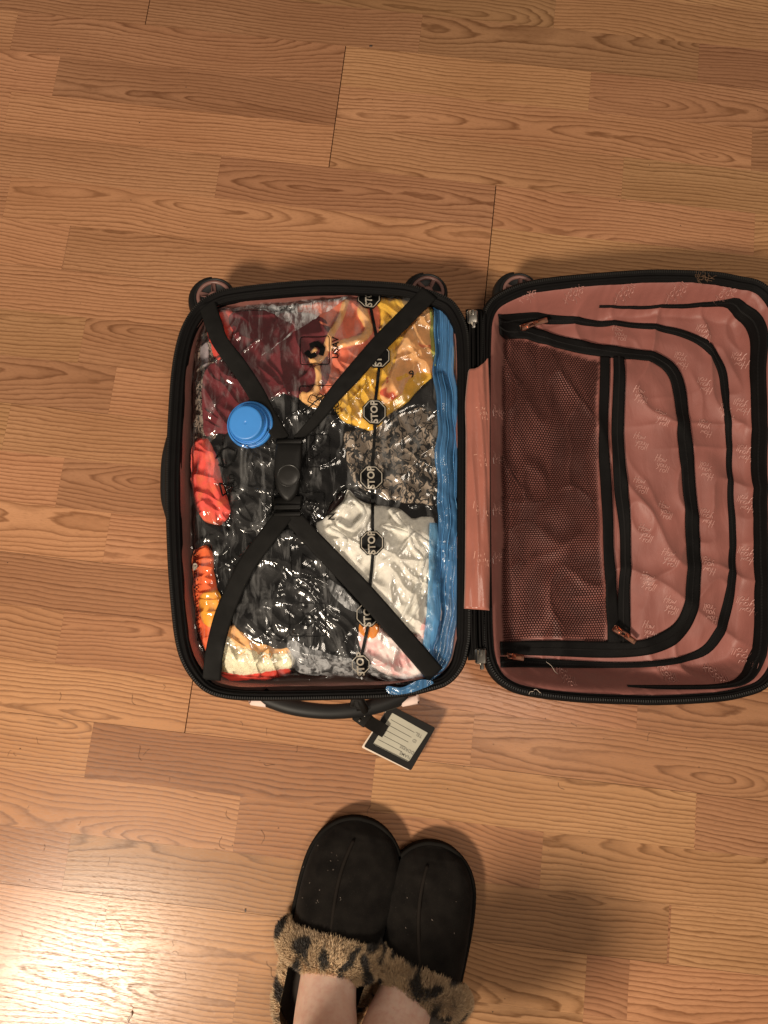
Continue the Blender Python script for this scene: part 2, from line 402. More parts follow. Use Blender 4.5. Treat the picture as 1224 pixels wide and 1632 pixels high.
# ------------------------------------------------------------------ suitcase
RIM = .112
suit = thing('suitcase', 'open rose-pink hard-shell suitcase lying flat with both halves spread and black zipper rim', 'suitcase', U(757, 780, 0))
LO = [(530, 442), (450, 446), (371, 455), (338, 464), (312, 481), (292, 508), (279, 543), (270, 596), (264, 685), (261, 760), (262, 825), (265, 902), (270, 968),
 (277, 1024), (290, 1063), (316, 1097), (349, 1113), (404, 1118), (520, 1117), (632, 1113), (693, 1101), (720, 1089), (740, 1065), (749, 1035), (753, 990), (753, 800), (753, 640), (752, 560), (746, 515), (727, 480), (703, 465), (668, 454), (632, 447)]
RO = [(1000, 428), (900, 436), (840, 445), (802, 459), (779, 475), (766, 500), (762, 540), (761, 640), (761, 800), (762, 940), (764, 1010), (770, 1050), (787, 1083), (818, 1104), (862, 1114), (928, 1121),
 (1000, 1124), (1058, 1125), (1146, 1120), (1190, 1112), (1224, 1099), (1248, 1070), (1262, 1020), (1270, 940), (1275, 780), (1272, 640), (1264, 540), (1248, 478), (1218, 446), (1180, 436), (1138, 429), (1060, 426)]
def outline(pts, n=240):
    return catmull(UP(pts, RIM), n)
def offset(P, d):
    T = np.roll(P, -1, 0)-np.roll(P, 1, 0); T /= np.linalg.norm(T, axis=1)[:, None]; Nn = np.stack([-T[:, 1], T[:, 0]], 1)
    area = np.sum(P[:, 0]*np.roll(P[:, 1], -1)-np.roll(P[:, 0], -1)*P[:, 1])
    if area < 0: Nn = -Nn
    d = np.broadcast_to(np.asarray(d, float), (len(P),)); return P+Nn*d[:, None], Nn
LOo = outline(LO); ROo = outline(RO)
def sweep(name, P, prof, mt, parent, wfac=None, cap_in=False, jig=0):
    V = []; n = len(P)
    for q, (d, z) in enumerate(prof):
        Q, _ = offset(P, d*(1 if wfac is None else wfac))
        for i, p in enumerate(Q):
            g_ = 2*math.pi*i/n; dz = jig*pn(7+5*math.cos(g_), 9+5*math.sin(g_)+q*1.3, 4) if jig else 0
            V.append((p[0]+dz, p[1]-dz*.7, z+dz*.4))
    Fc = [(j*n+i, j*n+(i+1) % n, (j+1)*n+(i+1) % n, (j+1)*n+i) for j in range(len(prof)-1) for i in range(n)]
    if cap_in: Fc.append(tuple((len(prof)-1)*n+i for i in range(n)))
    return mk(name, V, Fc, mt, parent)
def teeth(name, P, d, z, parent):
    Q, Nn = offset(P, d); L = np.linalg.norm(np.diff(np.vstack([Q, Q[:1]]), axis=0), axis=1).sum(); n = int(L/.0026)
    R = catmull(Q, n); T = np.roll(R, -1, 0)-np.roll(R, 1, 0); T /= np.linalg.norm(T, axis=1)[:, None]
    V = []; Fc = []
    for i in range(n):
        t = T[i]; nn = np.array([-t[1], t[0]]); c = R[i]; b = len(V)
        for sx, sy, zz in ((-1, -1, 0), (1, -1, 0), (1, 1, 0), (-1, 1, 0), (-.6, -.7, .0012), (.6, -.7, .0012), (.6, .7, .0012), (-.6, .7, .0012)):
            p = c+t*sx*.0008+nn*sy*.0016; V.append((p[0], p[1], z+zz))
        Fc += [(b+4, b+5, b+6, b+7), (b, b+1, b+5, b+4), (b+1, b+2, b+6, b+5), (b+2, b+3, b+7, b+6), (b+3, b, b+4, b+7)]
    o = mk(name, V, Fc, TEETH, parent, smooth=False); o['kind'] = 'stuff'
def wf(P, lo):   # rim narrower at the bottom (near) side
    _, Nn = offset(P, 0); return .76*(1.0-(.34)*np.clip(Nn[:, 1], 0, 1))
for P, half in ((LOo, 'left'), (ROo, 'right')):
    sh = sweep('hard_shell', P, [(.004, .101), (.004, .09), (.007, .06), (.012, .03), (.022, .012), (.045, .004), (.06, .003)], SHELL, suit, cap_in=True)
    W = wf(P, half)
    rim = sweep('zipper_rim', P, [(.003, .098), (0, .102), (.0005, .1075), (.003, .1105), (.006, .1115), (.009, .1105), (.0105, .1085), (.012, .1095), (.0145, .1110), (.0168, .1095), (.0180, .1065), (.0200, .1075), (.0215, .1060), (.0220, .098)], BLACKT, suit, wfac=W)
    teeth('zipper_teeth', P, .0035 if half == 'left' else .005, .1106 if half == 'left' else .1112, suit)
# lining of the packed half
sweep('lining_wall', LOo, [(.0155, .1035), (.0165, .098), (.0185, .08), (.021, .05), (.026, .02), (.04, .012), (.06, .011)], PINK, suit, cap_in=True, jig=.0022)
# hinge web and pink flap
def zc(v): return lambda x, y, i: np.zeros(len(x))+v
mb = MB(); hp = catmull(UP([(757, 492), (757, 560), (758, 700), (758, 850), (759, 980), (762, 1052)], .106), 60, False)
ribbon(mb, hp, .022, lambda x, y, i: .1035+.0015*pn(x*200, y*8, 3), .001); mb.build('hinge_web', BLACKT, suit)
mb = MB()
for dx in (-9, -4, 4, 9, 14):
    hp = catmull(UP([(757+dx, 500), (757+dx, 560), (758+dx, 700), (759+dx, 980), (762+dx, 1046)], .106), 60, False)
    mb.tube(np.c_[hp, np.full(len(hp), .1125)], .0013, 6)
mb.build('hinge_piping', BLACKT, suit)
FX0 = [(748, 588), (743, 640), (744, 700), (744, 800), (743, 900), (741, 970)]; FX1 = [(778, 568), (781, 640), (781, 700), (781, 800), (781, 900), (780, 973)]
A = catmull(UP(FX0, .118), 90, False); B = catmull(UP(FX1, .116), 90, False); V = []; nn = 24
for i in range(90):
    for j in range(nn+1):
        c = j/nn; p = A[i]*(1-c)+B[i]*c
        z = .1145+.0045*math.sin(math.pi*c)+.0034*float(pn(c*2.6+p[1]*2, p[1]*7, 5))+.0018*float(ridged(c*2.2+p[1]*5, p[1]*5, 8, 1.3))
        if j in (0, nn): z -= .003
        V.append((p[0], p[1]-(.006*math.sin(c*3)*(1-i/89.0)), z))
flap = mk('hinge_flap', V, [(i*(nn+1)+j, i*(nn+1)+j+1, (i+1)*(nn+1)+j+1, (i+1)*(nn+1)+j) for i in range(89) for j in range(nn)], PINKF, suit)
sm = flap.modifiers.new('s', 'SOLIDIFY'); sm.thickness = .0008
flapV = np.array(V)
# lid lining: one quilted height field, the bands lie on it
gx = np.arange(UP([(770, 800)], .1)[0][0], UP([(1275, 800)], .1)[0][0]+.01, .0018); gy = np.arange(UP([(1000, 1130)], .1)[0][1], UP([(1000, 420)], .1)[0][1], .0018)
LX, LY = np.meshgrid(gx, gy)
inn, _ = offset(ROo, .0195*wf(ROo, 'r'))
LSD = sdist(LX, LY, inn[::3])
ZB = .071
def q(pts, z=ZB): return UP([p[:2] for p in pts], z)
Z1 = [(955, 489, 2), (1100, 488, 4), (1150, 484, 6), (1172, 488, 13), (1195, 508, 15), (1209, 540, 15), (1207, 600, 15), (1209, 700, 14), (1210, 800, 12), (1212, 900, 12), (1213, 1000, 12), (1205, 1050, 14), (1188, 1080, 12), (1150, 1093, 7), (1060, 1095, 6), (1000, 1093, 3)]
Z2 = [(795, 512, 16), (830, 510, 12), (880, 511, 11), (1000, 518, 9), (1045, 521, 10), (1090, 533, 13), (1120, 547, 14), (1140, 570, 14), (1152, 600, 13), (1157, 650, 11), (1161, 700, 9), (1164, 770, 9), (1167, 850, 10), (1166, 900, 12), (1160, 960, 15), (1148, 1005, 16), (1125, 1035, 14), (1090, 1050, 10), (1040, 1058, 9), (980, 1060, 9), (900, 1058, 12), (797, 1055, 16)]
Z3 = [(795, 522, 22), (830, 530, 24), (880, 543, 22), (940, 556, 22), (985, 563, 20), (1020, 567, 18), (1055, 578, 20), (1075, 600, 22), (1084, 640, 22), (1090, 700, 22), (1097, 780, 22), (1102, 850, 22), (1104, 920, 22), (1100, 970, 22), (1085, 1000, 24), (1060, 1020, 26), (1020, 1033, 24), (960, 1035, 26), (880, 1033, 24), (797, 1033, 20)]
V1 = [(963, 570, 15), (961, 700, 15), (965, 780, 17), (970, 900, 17), (978, 1025, 20)]
V2 = [(985, 570, 18), (983, 700, 19), (988, 780, 20), (995, 860, 15), (993, 940, 17), (992, 1022, 19)]
def closed_in(pts): return q(pts)
P3 = sdist(LX, LY, np.vstack([q(Z3)])); P2 = sdist(LX, LY, q(Z2)); P1 = sdist(LX, LY, q(Z1))
wr = .0036*fbm(LX*12, LY*8, 21, 3)+.0058*ridged(LX*11+LY*6, LY*7-LX*5, 31, 2.4)+.0026*ridged(LX*7-LY*12, LY*15+LX*4, 35, 2.4)*smooth01(.4+2*pn(LX*7, LY*7, 39))*smooth01(.5+1.5*pn(LX*6, LY*6, 33))+.0036*ridged(LX*24, LY*14+LX*9, 37, 1.6)*smooth01(.3+2*pn(LX*8, LY*8, 35))
LZ = .062+.004*smooth01(P1/.02)+.003*smooth01(P2/.02)+.004*smooth01(P3/.03)+wr
wallp = smooth01(1-LSD/.030); LZ = LZ*(1-wallp)+(.1045+.3*wr)*wallp
# gathers where the elastic pulls the cloth
LZ += .0005*np.sin(LX*2*math.pi/.012+3*pn(LX*30, LY*30, 2))*np.exp(-((P1-.0)/.010)**2)*(LY > .1)
patch('lid_lining', LX, LY, LZ, LSD, PINK, suit)
def samp(GX, GY, GZ):
    x0, y0, dx = GX[0, 0], GY[0, 0], GX[0, 1]-GX[0, 0]
    def f(x, y, i=0):
        a = np.clip((np.asarray(x)-x0)/dx, 0, GX.shape[1]-1.001); b = np.clip((np.asarray(y)-y0)/dx, 0, GX.shape[0]-1.001)
        ia = a.astype(int); ib = b.astype(int); fa = a-ia; fb = b-ib
        return (GZ[ib, ia]*(1-fa)+GZ[ib, ia+1]*fa)*(1-fb)+(GZ[ib+1, ia]*(1-fa)+GZ[ib+1, ia+1]*fa)*fb
    return f
lz = samp(LX, LY, LZ); lzb = samp(LX, LY, blur(LZ, 4))
def QS(pts, zf):
    out = []
    for p in pts:
        z = .075
        for _ in range(6): a = U(p[0], p[1], z); z = .5*z+.5*float(zf(np.array([a[0]]), np.array([a[1]]))[0])
        out.append(a[:2])
    return np.array(out)
PXM = 1/1180.0*.885   # metres per photo pixel at lid depth
def band(name, pts, closed=False, th=.0012, crown=.0004, zo=.0006, coil=True, mt=BLACKT):
    P = catmull(np.c_[QS(pts, lzb), [p[2]*PXM for p in pts]], 140, False); mb = MB()
    ribbon(mb, P[:, :2], P[:, 2], lzb, th, crown=crown, zoff=zo); o = mb.build(name, mt, suit)
    if coil:
        c = MB(); PP = catmull(P, int(len(P)*3.2), False); zz = lzb(PP[:, 0], PP[:, 1])+th+zo+crown
        T = np.gradient(PP[:, :2], axis=0); T /= np.linalg.norm(T, axis=1)[:, None]
        for i in range(len(PP)):
            w = .0015; nn_ = np.array([-T[i, 1], T[i, 0]]); a = PP[i, :2]-nn_*w; b = PP[i, :2]+nn_*w; t = T[i]*.0005
            c.add([(a[0]-t[0], a[1]-t[1], zz[i]-.0003), (b[0]-t[0], b[1]-t[1], zz[i]-.0003), (b[0]+t[0], b[1]+t[1], zz[i]-.0003), (a[0]+t[0], a[1]+t[1], zz[i]-.0003), (PP[i, 0]-t[0], PP[i, 1]-t[1], zz[i]+.0007), (PP[i, 0]+t[0], PP[i, 1]+t[1], zz[i]+.0007)],
                  [(0, 1, 4), (3, 5, 2), (0, 4, 5, 3), (1, 2, 5, 4)])
        cc = c.build('zipper_coil', simple('coil', (.010, .009, .009), .6, spec=.12) if 'coil' not in bpy.data.materials else bpy.data.materials['coil'], o, smooth=False); cc['kind'] = 'stuff'
    return o
band('pocket_zipper', Z1); band('pocket_zipper', Z2); band('pocket_zipper', Z3, zo=.002); band('pocket_band', V1, coil=False, zo=.003); band('pocket_band', V2, zo=.003)
# net pocket
NP = q([(803, 533), (830, 541), (880, 553), (955, 573), (952, 680), (954, 800), (960, 930), (967, 1024), (920, 1020), (860, 1019), (800, 1024), (799, 800), (801, 600)], .078)
mb = MB(); pit = .0031; x0, y0 = NP.min(0); x1, y1 = NP.max(0); C = []
j = 0; yy = y0
while yy < y1:
    for xx in np.arange(x0+(j % 2)*pit/2, x1, pit): C.append((xx, yy))
    yy += pit*.866; j += 1
C = np.array(C); sdn = sdist(C[:, 0], C[:, 1], NP); C = C[sdn > .0005]
wx = .0030*pn(C[:, 0]*18, C[:, 1]*11, 51); wy = .0035*pn(C[:, 0]*15, C[:, 1]*12, 57)
ang = np.arange(6)*math.pi/3+math.pi/6; V = []; Fc = []
def netz(x, y): return lzb(x, y)+.0045+.0030*fbm(x*16, y*9, 61, 2)
def warp(x, y): return x+.0030*pn(x*18, y*11, 51), y+.0035*pn(x*15, y*12, 57)
ox = C[:, 0:1]+np.cos(ang)[None]*pit*.577; oy = C[:, 1:2]+np.sin(ang)[None]*pit*.577
ix = C[:, 0:1]+np.cos(ang)[None]*pit*.38; iy = C[:, 1:2]+np.sin(ang)[None]*pit*.38
AX = np.concatenate([ox, ix], 1); AY = np.concatenate([oy, iy], 1); AX, AY = warp(AX, AY); AZ = netz(AX, AY)
V = np.stack([AX, AY, AZ], 2).reshape(-1, 3)
for c in range(len(C)):
    b = c*12
    for j in range(6): Fc.append((b+j, b+(j+1) % 6, b+6+(j+1) % 6, b+6+j))
NETM = simple('dark_maroon_net', (.022, .009, .008), .85, spec=.04)
o = mk('mesh_net', V, Fc, NETM, suit, smooth=False); o['kind'] = 'stuff'; o['label'] = 'dark maroon net pocket with fine hexagonal holes'
# zipper pulls
def pull(x0, y0, x1, y1, z, mt, body=.010):
    a = U(x0, y0, z); b = U(x1, y1, z); d = (b-a); L = np.linalg.norm(d); d /= L; nn_ = np.array([-d[1], d[0], 0]); R = np.stack([d, nn_, [0, 0, 1]], 1)
    mb = MB(); mb.box(a, (.0050, .0040, .0022), R, .001); mb.box(a+d*.002+[0, 0, .003], (.003, .0012, .0018), R, .0006)
    o = mb.build('zipper_slider', mt, suit)
    m2 = MB(); c = (a+b)/2+d*.004+np.array([0, 0, .0022]); hw = .0034; hl = L/2
    # pull tab with a slot
    m2.box(c+d*hl*.25, (hl*.70, hw, .0011), R, .0008)
    for s_ in (-1, 1): m2.box(c-d*hl*.72+nn_*s_*hw*.65, (hl*.30, hw*.32, .0010), R, .0005)
    m2.box(c-d*hl*1.0, (hl*.10, hw*.9, .0010), R, .0005)
    m2.build('pull_tab', mt, o); 
    m3 = MB(); m3.box(c+d*hl*.3+np.array([0, 0, .0012]), (hl*.32, hw*.45, .0003), R, .0001); m3.build('raised_lettering', simple('dull_copper', (.35, .16, .10), .5, metal=.6) if 'dull_copper' not in bpy.data.materials else bpy.data.materials['dull_copper'], o)
pull(836, 521, 868, 512, .082, ROSE); pull(802, 1044, 830, 1048, .082, ROSE); pull(984, 1004, 1008, 1021, .082, ROSE)
for (x, y, s_) in ((753, 505, 1), (766, 1046, 1)):
    p = U(x, y, .1155); mb = MB(); mb.box(p, (.0062, .0085, .0025), None, .0018); mb.box(p+[0, .004, .003], (.0022, .004, .0015), None, .001)
    o = mb.build('zipper_slider', SILVER, suit); mb = MB(); mb.box(p+[.001, -.010*s_, .001], (.0022, .0045, .0012), None, .0008); mb.build('pull_tab', SILVER, o)
# handwriting printed on the lining
def arc(cx, cy, rx, ry, a0, a1, n=9): return [(cx+rx*math.cos(math.radians(a0+(a1-a0)*i/n)), cy+ry*math.sin(math.radians(a0+(a1-a0)*i/n))) for i in range(n+1)]
GL = {'H': (1.25, [[(0, -.1), (.25, 2.1)], [(.85, -.2), (1.15, 2.2)], [(-.2, .95), (1.3, 1.15)]]), 'o': (.95, [arc(.42, .5, .38, .5, 60, 420)]),
 'w': (1.2, [[(0, 1), (.2, 0), (.5, .8), (.75, 0), (1.1, 1.1)]]), 'y': (.95, [[(0, 1), (.15, .3), (.5, .3), (.75, 1)], [(.75, 1), (.5, -.5), (.1, -.9)]]),
 'u': (.95, [[(0, 1), (.05, .2), (.35, .0), (.65, .3), (.75, 1)], [(.75, 1), (.8, 0)]]), 'r': (.75, [[(0, 1), (.1, 0)], [(.07, .5), (.3, .95), (.65, .95)]]), 'l': (.5, [[(.25, 2.1), (.08, .3), (.35, 0)]]), ' ': (.6, [])}
def word(mb, x, y, rot, sz, text, zf, lift, wd, slant=.2):
    co, si = math.cos(rot), math.sin(rot); yy = 0
    for li, line in enumerate(text.split('|')):
        cx = [0.0, .7, 1.7][li % 3]
        for ch in line:
            adv, st = GL[ch]
            for s_ in st:
                P = [((cx+a+slant*b)-1.8, b-li*1.55+1.2) for a, b in s_]
                P = np.array([(x+sz*(a*co-b*si), y+sz*(a*si+b*co)) for a, b in P])
                if len(P) > 2: P = catmull(P, len(P)*2, False)
                T = np.gradient(P, axis=0); T /= np.linalg.norm(T, axis=1)[:, None]+1e-9; Nn = np.stack([-T[:, 1], T[:, 0]], 1)*wd/2
                A_ = P+Nn; B_ = P-Nn; za = zf(A_[:, 0], A_[:, 1])+lift; zb = zf(B_[:, 0], B_[:, 1])+lift; z = np.maximum(za, zb); n0 = len(P)
                mb.add([(a[0], a[1], q_) for a, q_ in zip(A_, z)]+[(a[0], a[1], q_) for a, q_ in zip(B_, z)], [(i, i+1, n0+i+1, n0+i) for i in range(n0-1)])
            cx += adv
def lidword(x, y, deg, sz=.0041):
    p = QS([(x, y)], lz)[0]; mb = MB(); word(mb, p[0], p[1], math.radians(deg), sz, 'How|you|roll', lz, .0007, .00085); o = mb.build('printed_lettering', LETTER, suit)
for x, y in ((1180, 572), (1184, 645), (1188, 720), (1190, 800), (1192, 882), (1192, 962), (1190, 1045)): lidword(x, y, 172)
for x, y in ((1125, 612), (1126, 680), (1128, 748), (1130, 822), (1132, 898), (1134, 975), (1088, 572)): lidword(x, y, 170)
for x, y in ((1018, 632), (1052, 668), (1018, 706), (1052, 742), (1018, 776), (1058, 816), (1026, 853), (1064, 892), (1030, 930), (1066, 968), (1032, 1008)): lidword(x, y, -10)
for x in (842, 916, 996, 1078, 1158): lidword(x, 472, 80)
for x, y, d in ((1124, 527, 170), (985, 533, -5), (1060, 1075, 5), (1140, 1078, 0), (900, 1080, 0), (1160, 655, 170), (795, 660, 90), (795, 735, 90), (795, 815, 90), (795, 890, 90)): lidword(x, y, d)
fx = flapV.reshape(90, nn+1, 3)
def flapz(x, y, i=0):
    x = np.atleast_1d(x); y = np.atleast_1d(y); o = []
    for a, b in zip(x, y):
        r = int(np.argmin(abs(fx[:, nn//2, 1]-b))); c = int(np.argmin(abs(fx[r, :, 0]-a))); o.append(fx[r, c, 2])
    return np.array(o)
for x, y in ((767, 660), (765, 735), (764, 815), (765, 895)):
    p = U(x, y, .118); mb = MB(); word(mb, p[0], p[1], math.radians(8), .0036, 'How|you|roll', flapz, .0006, .0008); mb.build('printed_lettering', simple('flap_print', (.62, .31, .23), .4) if 'flap_print' not in bpy.data.materials else bpy.data.materials['flap_print'], suit)
# carrying handle and side handle
hc = catmull(np.array([np.append(U(x, y, z)[:2], z) for x, y, z in ((418, 1108, .060), (432, 1116, .062), (470, 1128, .066), (520, 1134, .068), (570, 1131, .068), (610, 1122, .066), (634, 1113, .062), (646, 1106, .060))]), 40, False)
mb = MB(); mb.tube(hc, .0085*np.ones(40)*np.r_[np.linspace(1.1, 1, 20), np.linspace(1, 1.1, 20)], 12, flat=.75); han = mb.build('carry_handle', BLACKR, suit)
for (xa, ya, xb, yb) in ((398, 1114, 430, 1119), (636, 1118, 668, 1112)):
    a = U(xa, ya, .058); b = U(xb, yb, .058); d = (b-a); L = np.linalg.norm(d); d /= L; R = np.stack([d, [-d[1], d[0], 0], [0, 0, 1]], 1)
    mb = MB(); mb.box((a+b)/2, (L/2, .0062, .008), R, .003); mb.build('handle_mount', simple('pale_rose_plastic', (.80, .62, .55), .35) if 'pale_rose_plastic' not in bpy.data.materials else bpy.data.materials['pale_rose_plastic'], suit)
sc_ = catmull(np.array([np.append(U(x, y, .09)[:2], .09) for x, y in ((274, 700), (267, 730), (265, 765), (266, 795), (274, 825))]), 24, False)
mb = MB(); mb.tube(sc_, .007, 10); mb.build('side_handle', BLACKR, suit)
# castors
def castor(x, y, zw, R0, spin, hx, hy):
    c = U(x, y, zw); mb = MB()
    prof = [(R0*.55, -.009), (R0*.93, -.008), (R0, -.004), (R0, .004), (R0*.93, .008), (R0*.86, .0085), (R0*.84, .006), (R0*.2, .006)]
    mb.lathe(c, prof, 40); wh = mb.build('wheel', BLACKR, suit)
    m2 = MB(); m2.lathe(c+[0, 0, .006], [(R0*.66, 0), (R0*.66, .0022), (R0*.74, .0030), (R0*.82, .0022), (R0*.82, 0)], 40)
    m2.V = m2.V; m2.F = m2.F[:-2]
    m2.build('wheel_ring', ROSEP, wh)
    m3 = MB(); m3.lathe(c+[0, 0, .005], [(R0*.26, 0), (R0*.26, .004), (R0*.18, .005), (R0*.05, .005)], 24)
    for k in range(5):
        a = spin+k*2*math.pi/5; d = np.array([math.cos(a), math.sin(a), 0]); Rm = np.stack([d, [-d[1], d[0], 0], [0, 0, 1]], 1)
        m3.box(c+d*R0*.46+[0, 0, .0068], (R0*.24, R0*.105, .0016), Rm, .0008)
    m3.build('wheel_hub', ROSEP, wh)
    # forked housing arching behind the wheel, joined to the shell
    hpt = U(x+hx, y+hy, zw)
    m4 = MB(); ar = [c+np.array([math.cos(g), math.sin(g), 0])*(R0*1.06)+[0, 0, -.002] for g in np.linspace(math.radians(100), math.radians(235), 14)]
    m4.tube(ar, np.linspace(.003, .008, 14), 8, flat=1.6); m4.box(c+[0, -.022, -.006], (.020, .018, .012), None, .006); m4.build('castor_housing', BLACKP, suit)
castor(343, 477, .070, .0265, .4, -30, 10); castor(681, 469, .070, .0255, 1.1, 0, 0); castor(826, 468, .070, .0255, .2, -20, 0); castor(1150, 520, .045, .0255, .2, -20, 0)

# ------------------------------------------------------------------ packed clothes under a clear vacuum bag
BAG = [(316, 512), (326, 494), (352, 481), (440, 470), (560, 463), (640, 466), (700, 478), (722, 515), (733, 620), (739, 760), (738, 880), (731, 980), (716, 1050), (700, 1084), (660, 1098), (620, 1096), (560, 1080), (500, 1084), (440, 1086), (380, 1084), (345, 1078), (322, 1050), (308, 1000), (302, 900), (300, 780), (301, 680), (304, 590)]
cell = .00115
bp = catmull(UP(BAG, .09), 120)
g0 = bp.min(0)-.022; g1 = bp.max(0)+.006
GX, GY = np.meshgrid(np.arange(g0[0], g1[0], cell), np.arange(g0[1], g1[1], cell))
BSD = sdist(GX, GY, bp)
base = .084+.016*smooth01(BSD/.022)+.007*smooth01(BSD/.10)+.0035*fbm(GX*9, GY*9, 71, 2)
def Pg(pts, z=.096): return catmull(UP(pts, z), max(40, len(pts)*6))
WRAP = []
def garment(name, label, cat, poly, mt, layer, amp=.003, freq=(14, 14), rot=0.0, seed=1, rid=.5, group=None, edge=.008, sm=True, attrs=None, fine=0.0, gath=None):
    P = Pg(poly) if sm else UP(poly, .096); sd = sdist(GX, GY, P)
    wob = .0012*fbm(GX*55, GY*55, seed+90, 3); sd = sd+wob
    c, s = math.cos(rot), math.sin(rot); x = GX*c+GY*s; y = -GX*s+GY*c
    f = .5*amp*(fbm(x*freq[0]*.75, y*freq[1]*.75, seed, 2)*(1-rid)+rid*2*(ridged(x*freq[0], y*freq[1], seed+5, .8)-.4)+.22*ridged(x*freq[0]*2.0+3*pn(x*10, y*10, seed), y*freq[1]*2.3, seed+8, 1.0))
    if gath is not None:
        c2, s2 = math.cos(gath), math.sin(gath); xg = GX*c2+GY*s2+.004*pn(GX*25, GY*25, seed+40); yg = -GX*s2+GY*c2
        f = f+.0011*(ridged(xg*95, yg*16, seed+41, .9)-.3)*smooth01(.6+1.5*pn(GX*11, GY*11, seed+43))
    if fine: f = f+fine*pn(x*260, y*260, seed)
    Z = base+layer*.0011+f-.0035*(1-smooth01(sd/edge+.35))**2
    Z = np.minimum(Z, .116)
    WRAP.append(np.where(sd > 0, Z, -1))
    o = patch(name, GX, GY, Z, sd, mt)
    loc = UP([np.mean(poly, 0)], .09)[0]
    o.data.transform(Matrix.Translation((-loc[0], -loc[1], -.09))); o.location = (loc[0], loc[1], .09)
    tag(o, label, cat, group); return o, Z, sd
M_lace = None
def lace_mat(name, back, sc=150):
    m, nt, b = newmat(name); p = geo(nt)
    w = noise(nt, p, 55, 2, .5); wv = N(nt, 'ShaderNodeVectorMath', operation='ADD'); sc1 = N(nt, 'ShaderNodeVectorMath', operation='SCALE'); nz = N(nt, 'ShaderNodeTexNoise'); nz.inputs['Scale'].default_value = 70; nt.links.new(p, nz.inputs['Vector'])
    nt.links.new(nz.outputs['Color'], sc1.inputs[0]); sc1.inputs['Scale'].default_value = .022; nt.links.new(p, wv.inputs[0]); nt.links.new(sc1.outputs[0], wv.inputs[1])
    v = N(nt, 'ShaderNodeTexVoronoi', feature='DISTANCE_TO_EDGE'); v.inputs['Scale'].default_value = sc; nt.links.new(mapv(nt, wv.outputs[0], (1, .65, 1), rot=(0, 0, .5)), v.inputs['Vector'])
    rdg = lambda sc2, lo, hi, off: ramp(nt, math_(nt, 'ABSOLUTE', math_(nt, 'SUBTRACT', noise(nt, mapv(nt, wv.outputs[0], (1, .55, 1), (off, off, 0), (0, 0, off)), sc2, 1, .4, .6), .5)), [(lo, (1, 1, 1)), (hi, (0, 0, 0))])
    e = math_(nt, 'MAXIMUM', rdg(sc*.62, .030, .040, .6), rdg(sc*.9, .020, .028, 1.9))
    big = ramp(nt, noise(nt, mapv(nt, wv.outputs[0], (1, .45, 1), rot=(0, 0, -.7)), sc*1.3, 1), [(.60, (0, 0, 0)), (.62, (1, 1, 1))])
    dia = N(nt, 'ShaderNodeTexVoronoi', feature='DISTANCE_TO_EDGE'); dia.inputs['Scale'].default_value = 900; nt.links.new(p, dia.inputs['Vector'])
    net = ramp(nt, dia.outputs['Distance'], [(.04, (.30,)*3), (.14, (0,)*3)])
    f = math_(nt, 'MAXIMUM', math_(nt, 'MAXIMUM', e, big), net)
    nt.links.new(mixc(nt, f, back, (.012, .011, .010)), b.inputs['Base Color']); b.inputs['Roughness'].default_value = .75
    bump(nt, b, f, .6, .0008); return m
KN = dict(weave=1500)
M_burg = cloth('burgundy_jersey', (.16, .017, .024), .6, sheen=.1); M_red = cloth('red_knit', (.75, .07, .045), .7); M_salmon = cloth('salmon_cotton', (.85, .23, .13), .75)
M_band = cloth('apricot_trim', (.90, .50, .19), .75); M_yel = cloth('yellow_cotton', (.90, .53, .06), .75, weave=1200, bs=.7); M_peach = cloth('peach_cotton', (.92, .50, .21), .75, (.66, .12, .06), 38, .66, .02)
M_blk = cloth('black_jersey', (.008, .0075, .0075), .65, sheen=.0, bs=.4, spec=.08); M_blk2 = cloth('charcoal_nylon', (.013, .0125, .0125), .5, sheen=.0, bs=.3, spec=.2); M_lace = lace_mat('black_lace_over_tan', (.48, .38, .29), 125); M_lace2 = lace_mat('dark_patterned_knit', (.40, .31, .25), 210)
M_white = cloth('white_cotton', (.90, .86, .78), .8, bs=.8); M_white2 = cloth('off_white_ruffle', (.92, .88, .80), .8, bs=.9); M_coral = cloth('coral_red_cloth', (.88, .11, .085), .65, (.75, .16, .07), 45, .6, .1)
M_or = cloth('orange_red_print', (.90, .17, .045), .65); M_orY = cloth('orange_yellow_patch', (.85, .38, .03), .6); M_terry = cloth('cream_terry', (.92, .84, .62), .95, weave=420, bs=1.6)
M_pinkw = cloth('pink_white_print', (.90, .78, .75), .75, (.86, .48, .47), 60, .55, .08); M_gry = cloth('grey_lavender', (.35, .30, .32), .7); M_orb = cloth('amber_disc', (.70, .24, .02), .6)
M_green = cloth('lime_green', (.38, .40, .08), .7)
garment('black_trousers', 'black folded clothing filling the middle of the bag beneath the buckle', 'clothing', [(330, 640), (420, 625), (520, 640), (640, 650), (715, 600), (722, 860), (640, 840), (560, 780), (520, 850), (600, 960), (620, 1060), (560, 1074), (460, 1074), (360, 1030), (330, 940), (345, 850), (370, 800), (330, 720)], M_blk, 0, .0045, (22, 17), .5, 3)
garment('patterned_knit', 'dark brown and black patterned knit along the left wall of the suitcase', 'clothing', [(312, 518), (332, 506), (350, 560), (345, 640), (345, 705), (306, 712), (306, 610)], M_lace2, 1, .003, (40, 30), .2, 5)
garment('grey_scarf', 'small pale grey cloth tucked left of the burgundy garment', 'clothing', [(320, 545), (334, 552), (336, 585), (325, 590), (318, 565)], M_gry, 1.8, .001, (40, 30), .2, 6, edge=.004)
garment('red_sweater', 'bright red garment in the top left corner under the strap', 'clothing', [(326, 512), (350, 493), (372, 498), (384, 520), (372, 545), (362, 575), (345, 575), (334, 545)], M_red, 2.0, .0025, (35, 35), .3, 7)
